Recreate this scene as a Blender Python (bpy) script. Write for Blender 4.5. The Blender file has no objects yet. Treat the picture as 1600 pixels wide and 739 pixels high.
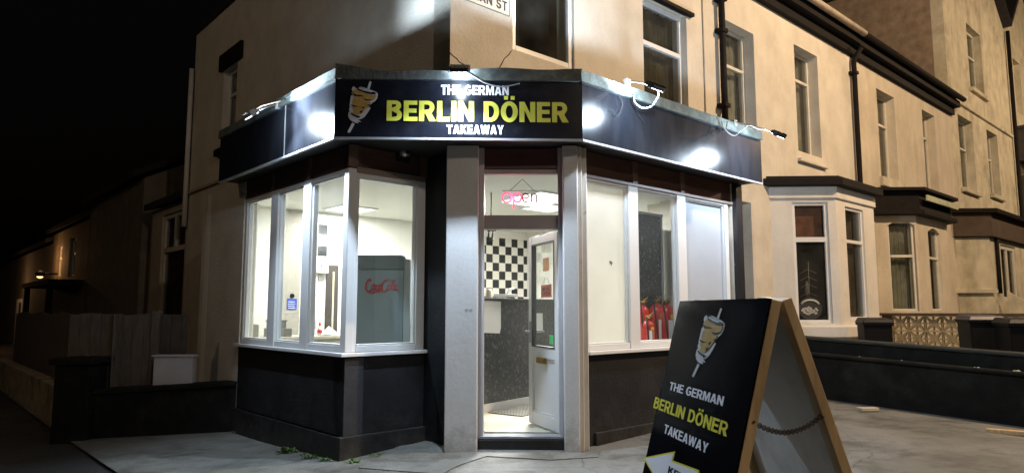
import bpy, bmesh, math, random
from mathutils import Vector, Matrix
random.seed(7)
R = math.radians
V = Vector
sc = bpy.context.scene
# ------------------------------------------------------------------ camera
CAMZ = 1.3; TILT = R(6.1); FPX = 1075.0
cam_d = bpy.data.cameras.new("camera"); cam = bpy.data.objects.new("camera", cam_d)
sc.collection.objects.link(cam); sc.camera = cam
cam.location = (0, 0, CAMZ); cam.rotation_euler = (R(90) + TILT, 0, 0)
cam_d.sensor_width = 36; cam_d.lens = 36 * FPX / 1600; cam_d.clip_start = 0.05; cam_d.clip_end = 400
# ------------------------------------------------------------------ night sky, moonless
world = bpy.data.worlds.new("World"); sc.world = world; world.use_nodes = True
wn = world.node_tree; bg = wn.nodes['Background']
sky = wn.nodes.new('ShaderNodeTexSky'); sky.sky_type = 'NISHITA'; sky.sun_disc = False
sky.sun_elevation = R(-4); sky.sun_rotation = R(200)
wn.links.new(sky.outputs['Color'], bg.inputs['Color']); bg.inputs['Strength'].default_value = 0.09
sc.view_settings.view_transform = 'Standard'; sc.view_settings.look = 'None'
sc.view_settings.exposure = 0.0; sc.view_settings.gamma = 1.0
sc.cycles.max_bounces = 8; sc.cycles.transparent_max_bounces = 16
sc.cycles.sample_clamp_indirect = 4.0
P_STREET, P_STREET3, P_FILL, P_STREET5 = 4700, 110, 950, 2400
P_FLOOD = 150; P_ROOM = 96
COOL = (0.68, 0.83, 1.0); WARM = (1.0, 0.70, 0.43); ROOMC = (1.0, 1.0, 0.965)

# ------------------------------------------------------------------ helpers
def ray(px, py):
    cx = (px - 800) / FPX; cy = (369.5 - py) / FPX
    return V((cx, math.cos(TILT) - cy * math.sin(TILT), math.sin(TILT) + cy * math.cos(TILT)))
EYE = V((0, 0, CAMZ))
def atY(px, py, Y):
    r = ray(px, py); return EYE + r * (Y / r.y)
def atZ(px, py, z):
    r = ray(px, py); return EYE + r * ((z - CAMZ) / r.z)
class Fr:
    """a plane in the world: origin, u along it, v up it, n = u x v outward"""
    def __init__(s, o, u, v=(0, 0, 1)):
        s.o = V(o); s.u = V(u).normalized(); s.v = V(v).normalized(); s.n = s.u.cross(s.v)
    def p(s, a, b, c=0): return s.o + s.u * a + s.v * b + s.n * c
    def hit(s, px, py, c=0):
        r = ray(px, py); o = s.o + s.n * c
        t = (o - EYE).dot(s.n) / r.dot(s.n); q = EYE + r * t - o
        return q.dot(s.u), q.dot(s.v)
    def off(s, c): return Fr(s.o + s.n * c, s.u, s.v)
AR = R(48.1)
dR = V((math.sin(AR), math.cos(AR), 0)); dL = V((-math.cos(AR), math.sin(AR), 0))
nR = V((dR.y, -dR.x, 0)); nL = V((-dR.x, -dR.y, 0))

def gz(x, y):
    q = (x, y - 6.5)
    a = nR.x * q[0] + nR.y * q[1]; b = nL.x * q[0] + nL.y * q[1]
    a = max(-1.0, min(a, 9)); b = max(-3.0, min(b, 9))
    z = -0.045 * a - 0.03 * b
    t = max(0.0, -x - 0.5); z -= 0.06 * min(t, 2.2) + 0.02 * max(0, min(t, 5) - 2.2)
    return z

MATS = {}
def mat(name, col, rough=0.7, metal=0.0, var=0.12, scale=6.0, bump=0.0, bscale=60.0, col2=None, c2scale=3.0, c2lo=0.5, c2hi=0.65, spec=0.5, coat=0.0, emis=None, estr=0.0, stretch=None, detail=6, streak=0.0, basedirt=None):
    if name in MATS: return MATS[name]
    m = bpy.data.materials.new(name); m.use_nodes = True; nt = m.node_tree; N = nt.nodes; L = nt.links
    b = N['Principled BSDF']
    tc = N.new('ShaderNodeTexCoord'); src = tc.outputs['Object']
    if stretch:
        mp = N.new('ShaderNodeMapping'); mp.inputs['Scale'].default_value = stretch; L.new(src, mp.inputs['Vector']); src = mp.outputs['Vector']
    nz = N.new('ShaderNodeTexNoise'); nz.inputs['Scale'].default_value = scale; nz.inputs['Detail'].default_value = detail
    L.new(src, nz.inputs['Vector'])
    mr = N.new('ShaderNodeMapRange'); mr.inputs['From Min'].default_value = 0.3; mr.inputs['From Max'].default_value = 0.7
    mr.inputs['To Min'].default_value = 1 - var; mr.inputs['To Max'].default_value = 1 + var
    L.new(nz.outputs['Fac'], mr.inputs['Value'])
    base = N.new('ShaderNodeRGB'); base.outputs[0].default_value = (*col, 1); cs = base.outputs[0]
    if col2:
        n2 = N.new('ShaderNodeTexNoise'); n2.inputs['Scale'].default_value = c2scale; n2.inputs['Detail'].default_value = 8
        n2.inputs['Roughness'].default_value = 0.65; L.new(src, n2.inputs['Vector'])
        m2 = N.new('ShaderNodeMapRange'); m2.inputs['From Min'].default_value = c2lo; m2.inputs['From Max'].default_value = c2hi; L.new(n2.outputs['Fac'], m2.inputs['Value'])
        mx = N.new('ShaderNodeMix'); mx.data_type = 'RGBA'; L.new(m2.outputs[0], mx.inputs['Factor']); L.new(cs, mx.inputs['A']); mx.inputs['B'].default_value = (*col2, 1); cs = mx.outputs['Result']
    if streak:
        n3 = N.new('ShaderNodeTexNoise'); n3.inputs['Scale'].default_value = 2.2; n3.inputs['Detail'].default_value = 8; n3.inputs['Roughness'].default_value = .62
        mp3 = N.new('ShaderNodeMapping'); mp3.inputs['Scale'].default_value = (1.3, 1.3, .3); L.new(tc.outputs['Object'], mp3.inputs[0]); L.new(mp3.outputs[0], n3.inputs[0])
        m3 = N.new('ShaderNodeMapRange'); m3.inputs['From Min'].default_value = .5; m3.inputs['From Max'].default_value = .75; m3.inputs['To Max'].default_value = streak; L.new(n3.outputs['Fac'], m3.inputs[0])
        x3 = N.new('ShaderNodeMix'); x3.data_type = 'RGBA'; L.new(m3.outputs[0], x3.inputs['Factor']); L.new(cs, x3.inputs['A']); x3.inputs['B'].default_value = (col[0]*.42, col[1]*.38, col[2]*.30, 1); cs = x3.outputs['Result']
        n4 = N.new('ShaderNodeTexNoise'); n4.inputs['Scale'].default_value = 55; n4.inputs['Detail'].default_value = 3; L.new(tc.outputs['Object'], n4.inputs[0])
        m4 = N.new('ShaderNodeMapRange'); m4.inputs['From Min'].default_value = .3; m4.inputs['From Max'].default_value = .7; m4.inputs['To Max'].default_value = .22; L.new(n4.outputs['Fac'], m4.inputs[0])
        x4 = N.new('ShaderNodeMix'); x4.data_type = 'RGBA'; L.new(m4.outputs[0], x4.inputs['Factor']); L.new(cs, x4.inputs['A']); x4.inputs['B'].default_value = (col[0]*.6, col[1]*.57, col[2]*.5, 1); cs = x4.outputs['Result']
    if basedirt:
        sz = N.new('ShaderNodeSeparateXYZ'); L.new(tc.outputs['Object'], sz.inputs[0])
        n5 = N.new('ShaderNodeTexNoise'); n5.inputs['Scale'].default_value = 9; n5.inputs['Detail'].default_value = 9; n5.inputs['Roughness'].default_value = .7; L.new(tc.outputs['Object'], n5.inputs[0])
        zr_ = N.new('ShaderNodeMapRange'); zr_.inputs['From Min'].default_value = -.1; zr_.inputs['From Max'].default_value = .55; zr_.inputs['To Min'].default_value = .36; zr_.inputs['To Max'].default_value = -.12; L.new(sz.outputs['Z'], zr_.inputs[0])
        ad5 = N.new('ShaderNodeMath'); ad5.operation = 'ADD'; L.new(n5.outputs['Fac'], ad5.inputs[0]); L.new(zr_.outputs[0], ad5.inputs[1])
        m5 = N.new('ShaderNodeMapRange'); m5.inputs['From Min'].default_value = .58; m5.inputs['From Max'].default_value = .95; m5.inputs['To Max'].default_value = .8; L.new(ad5.outputs[0], m5.inputs[0])
        x5 = N.new('ShaderNodeMix'); x5.data_type = 'RGBA'; L.new(m5.outputs[0], x5.inputs['Factor']); L.new(cs, x5.inputs['A']); x5.inputs['B'].default_value = (*basedirt, 1); cs = x5.outputs['Result']
    sca = N.new('ShaderNodeVectorMath'); sca.operation = 'SCALE'; L.new(cs, sca.inputs[0]); L.new(mr.outputs[0], sca.inputs['Scale'])
    L.new(sca.outputs[0], b.inputs['Base Color'])
    rr = N.new('ShaderNodeMapRange'); rr.inputs['To Min'].default_value = max(0.02, rough * 0.82); rr.inputs['To Max'].default_value = min(1, rough * 1.18)
    L.new(nz.outputs['Fac'], rr.inputs['Value']); L.new(rr.outputs[0], b.inputs['Roughness'])
    b.inputs['Metallic'].default_value = metal; b.inputs['Specular IOR Level'].default_value = spec
    b.inputs['Coat Weight'].default_value = coat; b.inputs['Coat Roughness'].default_value = 0.08
    if bump:
        nb = N.new('ShaderNodeTexNoise'); nb.inputs['Scale'].default_value = bscale; nb.inputs['Detail'].default_value = 5; L.new(tc.outputs['Object'], nb.inputs['Vector'])
        bp = N.new('ShaderNodeBump'); bp.inputs['Strength'].default_value = bump; bp.inputs['Distance'].default_value = 0.01
        L.new(nb.outputs['Fac'], bp.inputs['Height']); L.new(bp.outputs['Normal'], b.inputs['Normal'])
    if emis: b.inputs['Emission Color'].default_value = (*emis, 1); b.inputs['Emission Strength'].default_value = estr
    MATS[name] = m; return m
def glassmat(name, tint=(0.95, 0.97, 0.96), haze=0.0, hcol=(0.8, 0.85, 0.85), rough=0.02, refl=1.0):
    m = bpy.data.materials.new(name); m.use_nodes = True; nt = m.node_tree; N = nt.nodes; L = nt.links
    for n in list(N): N.remove(n)
    out = N.new('ShaderNodeOutputMaterial'); tr = N.new('ShaderNodeBsdfTransparent'); tr.inputs[0].default_value = (*tint, 1)
    gl = N.new('ShaderNodeBsdfGlossy'); gl.inputs['Roughness'].default_value = rough
    fr = N.new('ShaderNodeLayerWeight'); pw_ = N.new('ShaderNodeMath'); pw_.operation = 'POWER'; pw_.inputs[1].default_value = 4.5; L.new(fr.outputs['Facing'], pw_.inputs[0])
    mu = N.new('ShaderNodeMath'); mu.operation = 'MULTIPLY_ADD'; mu.inputs[1].default_value = refl*.7; mu.inputs[2].default_value = refl*.05; L.new(pw_.outputs[0], mu.inputs[0])
    mx = N.new('ShaderNodeMixShader'); L.new(mu.outputs[0], mx.inputs[0]); L.new(tr.outputs[0], mx.inputs[1]); L.new(gl.outputs[0], mx.inputs[2])
    last = mx
    if haze:
        df = N.new('ShaderNodeBsdfDiffuse'); df.inputs[0].default_value = (*hcol, 1)
        nz = N.new('ShaderNodeTexNoise'); nz.inputs['Scale'].default_value = 3; nz.inputs['Detail'].default_value = 6
        tc = N.new('ShaderNodeTexCoord'); L.new(tc.outputs['Object'], nz.inputs[0])
        mr = N.new('ShaderNodeMapRange'); mr.inputs['From Min'].default_value = .3; mr.inputs['From Max'].default_value = .7; mr.inputs['To Min'].default_value = haze * .4; mr.inputs['To Max'].default_value = haze * 1.6
        L.new(nz.outputs['Fac'], mr.inputs[0])
        m2 = N.new('ShaderNodeMixShader'); L.new(mr.outputs[0], m2.inputs[0]); L.new(mx.outputs[0], m2.inputs[1]); L.new(df.outputs[0], m2.inputs[2]); last = m2
    L.new(last.outputs[0], out.inputs[0]); MATS[name] = m; return m
def frostmat(name, col, trans=0.6):
    m = bpy.data.materials.new(name); m.use_nodes = True; nt = m.node_tree; N = nt.nodes; L = nt.links
    for n in list(N): N.remove(n)
    out = N.new('ShaderNodeOutputMaterial'); tl = N.new('ShaderNodeBsdfTranslucent'); df = N.new('ShaderNodeBsdfPrincipled')
    nz = N.new('ShaderNodeTexNoise'); nz.inputs['Scale'].default_value = 2.2; nz.inputs['Detail'].default_value = 5
    tc = N.new('ShaderNodeTexCoord'); L.new(tc.outputs['Object'], nz.inputs[0])
    mr = N.new('ShaderNodeMapRange'); mr.inputs['To Min'].default_value = .86; mr.inputs['To Max'].default_value = 1.1; L.new(nz.outputs['Fac'], mr.inputs[0])
    vm = N.new('ShaderNodeVectorMath'); vm.operation = 'SCALE'; vm.inputs[0].default_value = col; L.new(mr.outputs[0], vm.inputs['Scale'])
    L.new(vm.outputs[0], tl.inputs[0]); L.new(vm.outputs[0], df.inputs['Base Color']); df.inputs['Roughness'].default_value = 0.22
    mx = N.new('ShaderNodeMixShader'); mx.inputs[0].default_value = trans; L.new(df.outputs[0], mx.inputs[1]); L.new(tl.outputs[0], mx.inputs[2]); L.new(mx.outputs[0], out.inputs[0])
    MATS[name] = m; return m

class MB:
    def __init__(s): s.bm = bmesh.new()
    def hexa(s, pts, mi=0):
        v = [s.bm.verts.new(p) for p in pts]
        for f in ((0,3,2,1),(4,5,6,7),(0,1,5,4),(1,2,6,5),(2,3,7,6),(3,0,4,7)):
            s.bm.faces.new([v[i] for i in f]).material_index = mi
    def box(s, F, a0, a1, b0, b1, c0, c1, mi=0):
        s.hexa([F.p(a0,b0,c0),F.p(a1,b0,c0),F.p(a1,b1,c0),F.p(a0,b1,c0),F.p(a0,b0,c1),F.p(a1,b0,c1),F.p(a1,b1,c1),F.p(a0,b1,c1)], mi)
    def quad(s, pts, mi=0): s.bm.faces.new([s.bm.verts.new(p) for p in pts]).material_index = mi
    def prism(s, F, poly, c0, c1, mi=0):
        a = [s.bm.verts.new(F.p(x, y, c0)) for x, y in poly]; b = [s.bm.verts.new(F.p(x, y, c1)) for x, y in poly]
        s.bm.faces.new(a).material_index = mi; s.bm.faces.new(b[::-1]).material_index = mi
        n = len(poly)
        for i in range(n): s.bm.faces.new((a[i], b[i], b[(i+1) % n], a[(i+1) % n])).material_index = mi
    def slab(s, poly, z0, z1, mi=0):
        s.prism(Fr((0,0,0),(1,0,0),(0,1,0)), [(q[0], q[1]) for q in poly], z0, z1, mi)
    def tube(s, pts, r, seg=8, mi=0, closed=False, r2=None):
        pts = [V(p) for p in pts]; n = len(pts); rings = []
        up = V((0.13, 0.29, 0.95))
        for i, p in enumerate(pts):
            if closed: t = pts[(i+1) % n] - pts[i-1]
            else: t = pts[min(i+1, n-1)] - pts[max(i-1, 0)]
            t.normalize(); a = t.cross(up)
            if a.length < 0.05: a = t.cross(V((1, 0, 0)))
            a.normalize(); b = t.cross(a)
            rr = r if r2 is None else r + (r2 - r) * i / max(1, n - 1)
            rings.append([s.bm.verts.new(p + (a * math.cos(2*math.pi*k/seg) + b * math.sin(2*math.pi*k/seg)) * rr) for k in range(seg)])
        m = n if closed else n - 1
        for i in range(m):
            A, B = rings[i], rings[(i+1) % n]
            for k in range(seg):
                f = s.bm.faces.new((A[k], A[(k+1) % seg], B[(k+1) % seg], B[k])); f.smooth = True; f.material_index = mi
        if not closed:
            s.bm.faces.new(rings[0][::-1]).material_index = mi; s.bm.faces.new(rings[-1]).material_index = mi
    def lathe(s, base, prof, seg=20, mi=0, axis=V((0,0,1))):
        a = axis.orthogonal().normalized(); b = axis.cross(a); rings = []
        for r, h in prof:
            rings.append([s.bm.verts.new(V(base) + axis*h + (a*math.cos(2*math.pi*k/seg)+b*math.sin(2*math.pi*k/seg))*max(r, 1e-4)) for k in range(seg)])
        for A, B in zip(rings, rings[1:]):
            for k in range(seg):
                f = s.bm.faces.new((A[k], A[(k+1) % seg], B[(k+1) % seg], B[k])); f.smooth = True; f.material_index = mi
        s.bm.faces.new(rings[0][::-1]).material_index = mi; s.bm.faces.new(rings[-1]).material_index = mi
    def wall(s, F, a0, a1, b0, b1, holes=(), th=0.25, c=0.0, mi=0, ri=None):
        ri = mi if ri is None else ri
        A = sorted({a0, a1, *[h[0] for h in holes], *[h[1] for h in holes]}); B = sorted({b0, b1, *[h[2] for h in holes], *[h[3] for h in holes]})
        A = [x for x in A if a0 <= x <= a1]; B = [x for x in B if b0 <= x <= b1]
        for i in range(len(A)-1):
            for j in range(len(B)-1):
                ca, cb = (A[i]+A[i+1])/2, (B[j]+B[j+1])/2
                if any(h[0] < ca < h[1] and h[2] < cb < h[3] for h in holes): continue
                s.quad([F.p(A[i],B[j],c),F.p(A[i+1],B[j],c),F.p(A[i+1],B[j+1],c),F.p(A[i],B[j+1],c)], mi)
                s.quad([F.p(A[i],B[j],c-th),F.p(A[i],B[j+1],c-th),F.p(A[i+1],B[j+1],c-th),F.p(A[i+1],B[j],c-th)], mi)
        rects = [(a0, a1, b0, b1)] + [(max(h[0],a0), min(h[1],a1), max(h[2],b0), min(h[3],b1)) for h in holes]
        for k, (p, q, r_, t) in enumerate(rects):
            for (x0, y0, x1, y1) in ((p,r_,q,r_),(q,r_,q,t),(q,t,p,t),(p,t,p,r_)):
                s.quad([F.p(x0,y0,c),F.p(x0,y0,c-th),F.p(x1,y1,c-th),F.p(x1,y1,c)], mi if k == 0 else ri)
ORG = {}
SPLIT = {'end_wall', 'head_band', 'side_flashing', 'door_head', 'head_post', 'head_rail', 'window_surround', 'door_jamb', 'corner_trim', 'doorbell', 'hinge', 'rail_pair', 'window_sill', 'lichen_spots', 'rails', 'inner_door_board'}
def obj(name, mb, m, parent=None, bevel=0.0, recalc=True):
    bm = mb.bm
    if name in SPLIT and parent is not None:
        bm.verts.index_update(); seen = set(); isl = []
        for v in bm.verts:
            if v in seen: continue
            st = [v]; seen.add(v); cur = []
            while st:
                w = st.pop(); cur.append(w)
                for e in w.link_edges:
                    o_ = e.other_vert(w)
                    if o_ not in seen: seen.add(o_); st.append(o_)
            isl.append(cur)
        box_ = [(min(v.co.x for v in c_), max(v.co.x for v in c_), min(v.co.y for v in c_), max(v.co.y for v in c_), min(v.co.z for v in c_), max(v.co.z for v in c_)) for c_ in isl]
        par = list(range(len(isl)))
        def root(i):
            while par[i] != i: i = par[i]
            return i
        t_ = .012
        for i in range(len(isl)):
            for j in range(i):
                A, B = box_[i], box_[j]
                if all(A[2*k] <= B[2*k+1]+t_ and B[2*k] <= A[2*k+1]+t_ for k in range(3)): par[root(i)] = root(j)
        groups = {}
        for i in range(len(isl)): groups.setdefault(root(i), []).extend(isl[i])
        if len(groups) > 1:
            last = None
            for vs in groups.values():
                sub = MB(); mp = {v: sub.bm.verts.new(v.co) for v in vs}
                for f in {f for v in vs for f in v.link_faces}:
                    nf = sub.bm.faces.new([mp[v] for v in f.verts]); nf.material_index = f.material_index; nf.smooth = f.smooth
                last = obj_one(name, sub, m, parent, bevel, recalc)
            bm.free(); return last
    return obj_one(name, mb, m, parent, bevel, recalc)
def obj_one(name, mb, m, parent=None, bevel=0.0, recalc=True):
    bm = mb.bm
    if recalc: bmesh.ops.recalc_face_normals(bm, faces=bm.faces)
    if parent is None:
        xs = [v.co for v in bm.verts]
        org = V(((min(v.x for v in xs)+max(v.x for v in xs))/2, (min(v.y for v in xs)+max(v.y for v in xs))/2, min(v.z for v in xs)))
    else: org = ORG[parent.name]
    bmesh.ops.translate(bm, verts=bm.verts, vec=-org)
    me = bpy.data.meshes.new(name); bm.to_mesh(me); bm.free()
    o = bpy.data.objects.new(name, me); sc.collection.objects.link(o)
    for mm in (m if isinstance(m, (list, tuple)) else [m]): me.materials.append(mm)
    if parent is None: o.location = org
    else: o.parent = parent
    ORG[o.name] = org
    if bevel:
        bv = o.modifiers.new("bevel", 'BEVEL'); bv.width = bevel; bv.segments = 2; bv.limit_method = 'ANGLE'; bv.angle_limit = R(40)
    return o
def thing(name, label, cat, loc, group=None):
    o = bpy.data.objects.new(name, None); sc.collection.objects.link(o); o.location = loc; ORG[o.name] = V(loc)
    o.empty_display_size = 0.1
    return tag(o, label, cat, group)
def tag(o, label, cat, group=None):
    o['label'] = label; o['category'] = cat
    if group: o['group'] = group
    return o
def struct(o): o['kind'] = 'structure'; return o
def _arc(cx, cy, rx, ry, a0, a1, n=9): return [(cx + rx*math.cos(R(a0+(a1-a0)*k/n)), cy + ry*math.sin(R(a0+(a1-a0)*k/n))) for k in range(n+1)]
def glyph(ch, s, h):
    """heavy sans capitals, height 1: (width, [closed outlines]); s stem, h bar"""
    if ch == ' ': return .34, []
    if ch == "'": return .22, [[(0,1),(.22,1),(.17,.62),(.05,.62)]]
    if ch == '1': return .48, [[(.2,0),(.46,0),(.46,1),(.28,1),(0,.82),(0,.64),(.2,.74)]]
    if ch == 'I': return s, [[(0,0),(s,0),(s,1),(0,1)]]
    if ch == 'L': return .66, [[(0,0),(.66,0),(.66,h),(s,h),(s,1),(0,1)]]
    if ch == 'T': return .76, [[(.38-s/2,0),(.38+s/2,0),(.38+s/2,1-h),(.76,1-h),(.76,1),(0,1),(0,1-h),(.38-s/2,1-h)]]
    if ch == 'H': return .84, [[(0,0),(s,0),(s,.5-h/2),(.84-s,.5-h/2),(.84-s,0),(.84,0),(.84,1),(.84-s,1),(.84-s,.5+h/2),(s,.5+h/2),(s,1),(0,1)]]
    if ch == 'E': return .72, [[(0,0),(.72,0),(.72,h),(s,h),(s,.51-h/2),(.67,.51-h/2),(.67,.51+h/2),(s,.51+h/2),(s,1-h),(.70,1-h),(.70,1),(0,1)]]
    if ch == 'N': return .84, [[(0,0),(s,0),(s,.58),(.84-s,0),(.84,0),(.84,1),(.84-s,1),(.84-s,.42),(s,1),(0,1)]]
    if ch == 'M': return 1.0, [[(0,0),(s*.9,0),(s*.9,.66),(.5-s*.36,0),(.5+s*.36,0),(1-s*.9,.66),(1-s*.9,0),(1,0),(1,1),(.72,1),(.5,.42),(.28,1),(0,1)]]
    if ch == 'W': q = .68*s; return 1.2, [[(.2,0),(.2+s*1.05,0),(.6,.62),(1.0-s*1.05,0),(1.0,0),(1.2,1),(1.2-s,1),(.93,.40),(.6+s*.48,1),(.6-s*.48,1),(.27,.40),(s,1),(0,1)]]
    if ch == 'A': return .88, [[(0,0),(s*1.05,0),(s*1.05+.055,.18),(.88-s*1.05-.055,.18),(.88-s*1.05,0),(.88,0),(.44+s*.55,1),(.44-s*.55,1)], [(.34,.36),(.44,.70),(.54,.36)]]
    if ch == 'V': return .84, [[(0,1),(s*1.05,1),(.42,.28),(.84-s*1.05,1),(.84,1),(.42+s*.5,0),(.42-s*.5,0)]]
    if ch == 'Y': return .84, [[(.42-s/2,0),(.42+s/2,0),(.42+s/2,.40),(.84,1),(.84-s*1.12,1),(.42,.62),(s*1.12,1),(0,1),(.42-s/2,.40)]]
    if ch == 'K': return .86, [[(0,0),(s,0),(s,.26),(.34,.38),(.56,0),(.88,0),(.52,.58),(.85,1),(.54,1),(s,.60),(s,1),(0,1)]]
    if ch == 'U': return .82, [[(0,1),(0,.36)]+_arc(.41,.36,.41,.36,180,360)+[(.82,1),(.82-s,1),(.82-s,.36)]+_arc(.41,.36,.41-s,.36-h*.95,0,-180)+[(s,1)]]
    if ch in 'OÖ':
        o = [_arc(.45,.5,.45,.52,0,360,26)[:-1], _arc(.45,.5,.45-s,.52-h,360,0,22)[:-1]]
        if ch == 'Ö': o += [[(.17,1.10),(.38,1.10),(.38,1.28),(.17,1.28)], [(.52,1.10),(.73,1.10),(.73,1.28),(.52,1.28)]]
        return .90, o
    if ch == 'D': return .82, [[(0,0),(.36,0)]+_arc(.36,.5,.46,.5,-90,90,14)[1:-1]+[(.36,1),(0,1)], [(s,h),(s,1-h)]+_arc(.36,.5,.46-s,.5-h,90,-90,12)]
    if ch == 'P': return .76, [[(0,0),(s,0),(s,.34),(.44,.34)]+_arc(.44,.67,.32,.33,-90,90,10)[1:-1]+[(.44,1),(0,1)], [(s,.34+h*.85),(s,1-h*.85)]+_arc(.44,.67,.32-s*.85,.33-h*.85,90,-90,8)]
    if ch == 'R': return .86, [[(0,0),(s,0),(s,.37),(.34,.37),(.54,0),(.88,0),(.66,.36)]+_arc(.47,.69,.33,.31,-50,90,9)+[(0,1)], [(s,.37+h*.9),(s,1-h*.88)]+_arc(.46,.69,.33-s*.88,.31-h*.95,90,-90,8)]
    if ch == 'B': return .80, [[(0,0),(.46,0)]+_arc(.48,.29,.32,.29,-90,62,8)+_arc(.46,.75,.29,.25,-45,90,7)+[(0,1)], [(s,h*.9),(s,.58-h*.42)]+_arc(.46,.29+.01,.34-s*.95,.29-h*.95,90,-90,7), [(s,.58+h*.3),(s,1-h*.85)]+_arc(.44,.76,.30-s*.95,.24-h*.9,90,-90,7)]
    if ch in 'CG':
        o = _arc(.44,.5,.44,.52,42,318 if ch == 'C' else 305,22); i_ = _arc(.44,.5,.44-s,.52-h,318 if ch == 'C' else 318,42,18)
        if ch == 'G': o = _arc(.44,.5,.44,.52,38,312,22); return .88, [o + [(.86,.16),(.86,.56),(.46,.56),(.46,.38),(.66,.38),(.66,.27)] + _arc(.44,.5,.44-s,.52-h,300,48,18)]
        return .84, [o + i_]
    if ch == 'S':
        top = _arc(.40,.71,.36,.31,20,255,12); return .78, [[(.74,.74)]+_arc(.39,.70,.35,.32,20,245,12)+[(.40,.40)]+_arc(.36,.29,.17,.10,60,-90,6)+_arc(.36,.33,.14,.14,-100,-170,3)+[(0,.32)]+_arc(.39,.30,.39,.32,190,360,9)+_arc(.39,.30,.39,.29,0,65,5)+[(.40,.60)]+_arc(.38,.70,.13,.10,250,90,6)+_arc(.38,.70,.14,.11,80,20,3)]
    return .7, [[(0,0),(.7,0),(.7,1),(0,1)]]
def text(name, string, F, a0, a1, b0, b1, c, m, parent, bold=0.03, shear=0.0, depth=0.003, upto=None, res=3):
    s = .17 + bold*1.9; h = .13 + bold*1.45; gap = .085 if bold >= .03 else .12
    cu = bpy.data.curves.new('t', 'CURVE'); cu.dimensions = '2D'; cu.fill_mode = 'BOTH'; x = 0.0
    for ch in string:
        w, outs = glyph(ch, s, h)
        for o in outs:
            sp_ = cu.splines.new('POLY'); sp_.points.add(len(o)-1); sp_.use_cyclic_u = True
            for p_, q_ in zip(sp_.points, o): p_.co = (x+q_[0], q_[1], 0, 1)
        x += w + gap
    x -= gap
    to = bpy.data.objects.new('t', cu); sc.collection.objects.link(to)
    dg = bpy.context.evaluated_depsgraph_get(); me = bpy.data.meshes.new_from_object(to.evaluated_get(dg))
    bpy.data.objects.remove(to); bm = bmesh.new(); bm.from_mesh(me); bpy.data.meshes.remove(me)
    bmesh.ops.remove_doubles(bm, verts=bm.verts, dist=1e-5)
    for v in bm.verts: v.co = F.p(a0 + v.co.x/x*(a1-a0), b0 + v.co.y*(b1-b0), c)
    r = bmesh.ops.extrude_face_region(bm, geom=list(bm.faces))
    for g in r['geom']:
        if isinstance(g, bmesh.types.BMVert): g.co += F.n * depth
    mb = MB(); mb.bm.free(); mb.bm = bm
    return obj(name, mb, m, parent)
def smooth(pts, n=8):
    out = []; P = [V(p) for p in pts]
    for i in range(len(P)-1):
        p0, p1, p2, p3 = P[max(i-1,0)], P[i], P[i+1], P[min(i+2,len(P)-1)]
        for k in range(n):
            t = k / n; out.append(0.5*((2*p1)+(p2-p0)*t+(2*p0-5*p1+4*p2-p3)*t*t+(3*p1-p0-3*p2+p3)*t**3))
    out.append(P[-1]); return out
def light(name, loc, power, col, kind='POINT', size=0.05, rot=None, parent=None, spot=150, blend=0.4):
    ld = bpy.data.lights.new(name, kind); ld.energy = power; ld.color = col
    if kind == 'AREA': ld.size = size
    else: ld.shadow_soft_size = size
    if kind == 'SPOT': ld.spot_size = R(spot); ld.spot_blend = blend
    o = bpy.data.objects.new(name, ld); sc.collection.objects.link(o)
    if parent: o.parent = parent; loc = V(loc) - ORG[parent.name]
    o.location = loc
    if rot is not None: o.rotation_euler = V(rot).to_track_quat('-Z', 'Y').to_euler()
    return o

# ------------------------------------------------------------------ materials
RENDERED = mat('cream_render', (0.65, 0.615, 0.54), 0.85, streak=.14, var=0.09, scale=2.5, bump=0.6, bscale=32, col2=(0.54, 0.50, 0.42), c2scale=1.1, c2lo=0.5, c2hi=0.72)
RENDER2 = mat('ochre_render', (0.60, 0.54, 0.44), 0.85, streak=.35, var=0.09, scale=2.0, bump=0.6, bscale=30, col2=(0.46, 0.40, 0.30), c2scale=0.7, c2lo=0.5, c2hi=0.75)
RENDER3 = mat('stained_render', (0.58, 0.54, 0.42), 0.9, streak=.6, var=0.15, scale=3.0, bump=0.6, bscale=25, col2=(0.30, 0.27, 0.20), c2scale=1.3, c2lo=0.52, c2hi=0.78)
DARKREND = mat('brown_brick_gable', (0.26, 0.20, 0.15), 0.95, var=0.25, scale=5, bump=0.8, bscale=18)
TANREND = mat('tan_render', (0.46, 0.40, 0.31), 0.9, var=0.12, scale=3, bump=0.5, bscale=30)
WHITEPAINT = mat('white_stone_paint', (0.70, 0.69, 0.66), 0.6, streak=.2, var=0.05, scale=3, bump=0.12, bscale=40, col2=(0.5, 0.48, 0.44), c2scale=2.2, c2lo=0.6, c2hi=0.8)
PIER = mat('grey_white_pier_paint', (0.72, 0.73, 0.74), 0.45, streak=.03, basedirt=(.28, .26, .22), var=0.05, scale=3, bump=0.12, bscale=30, col2=(0.44, 0.42, 0.39), c2scale=3.2, c2lo=0.6, c2hi=0.8, stretch=(1, 1, .5))
UPVC = mat('white_upvc', (0.76, 0.77, 0.77), 0.32, var=0.03, scale=4, bump=0.03, bscale=20, col2=(0.60, 0.59, 0.55), c2scale=4, c2lo=.62, c2hi=.8)
UPVCOLD = mat('aged_white_upvc', (0.62, 0.60, 0.53), 0.5, var=0.08, scale=5)
BROWNB = mat('brown_timber_panel', (0.10, 0.055, 0.045), 0.45, var=0.22, scale=3, bump=0.15, bscale=30, stretch=(1, 1, 8))
BROWNT = mat('taupe_timber', (0.26, 0.20, 0.175), 0.5, var=0.12, scale=5, bump=0.1)
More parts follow.
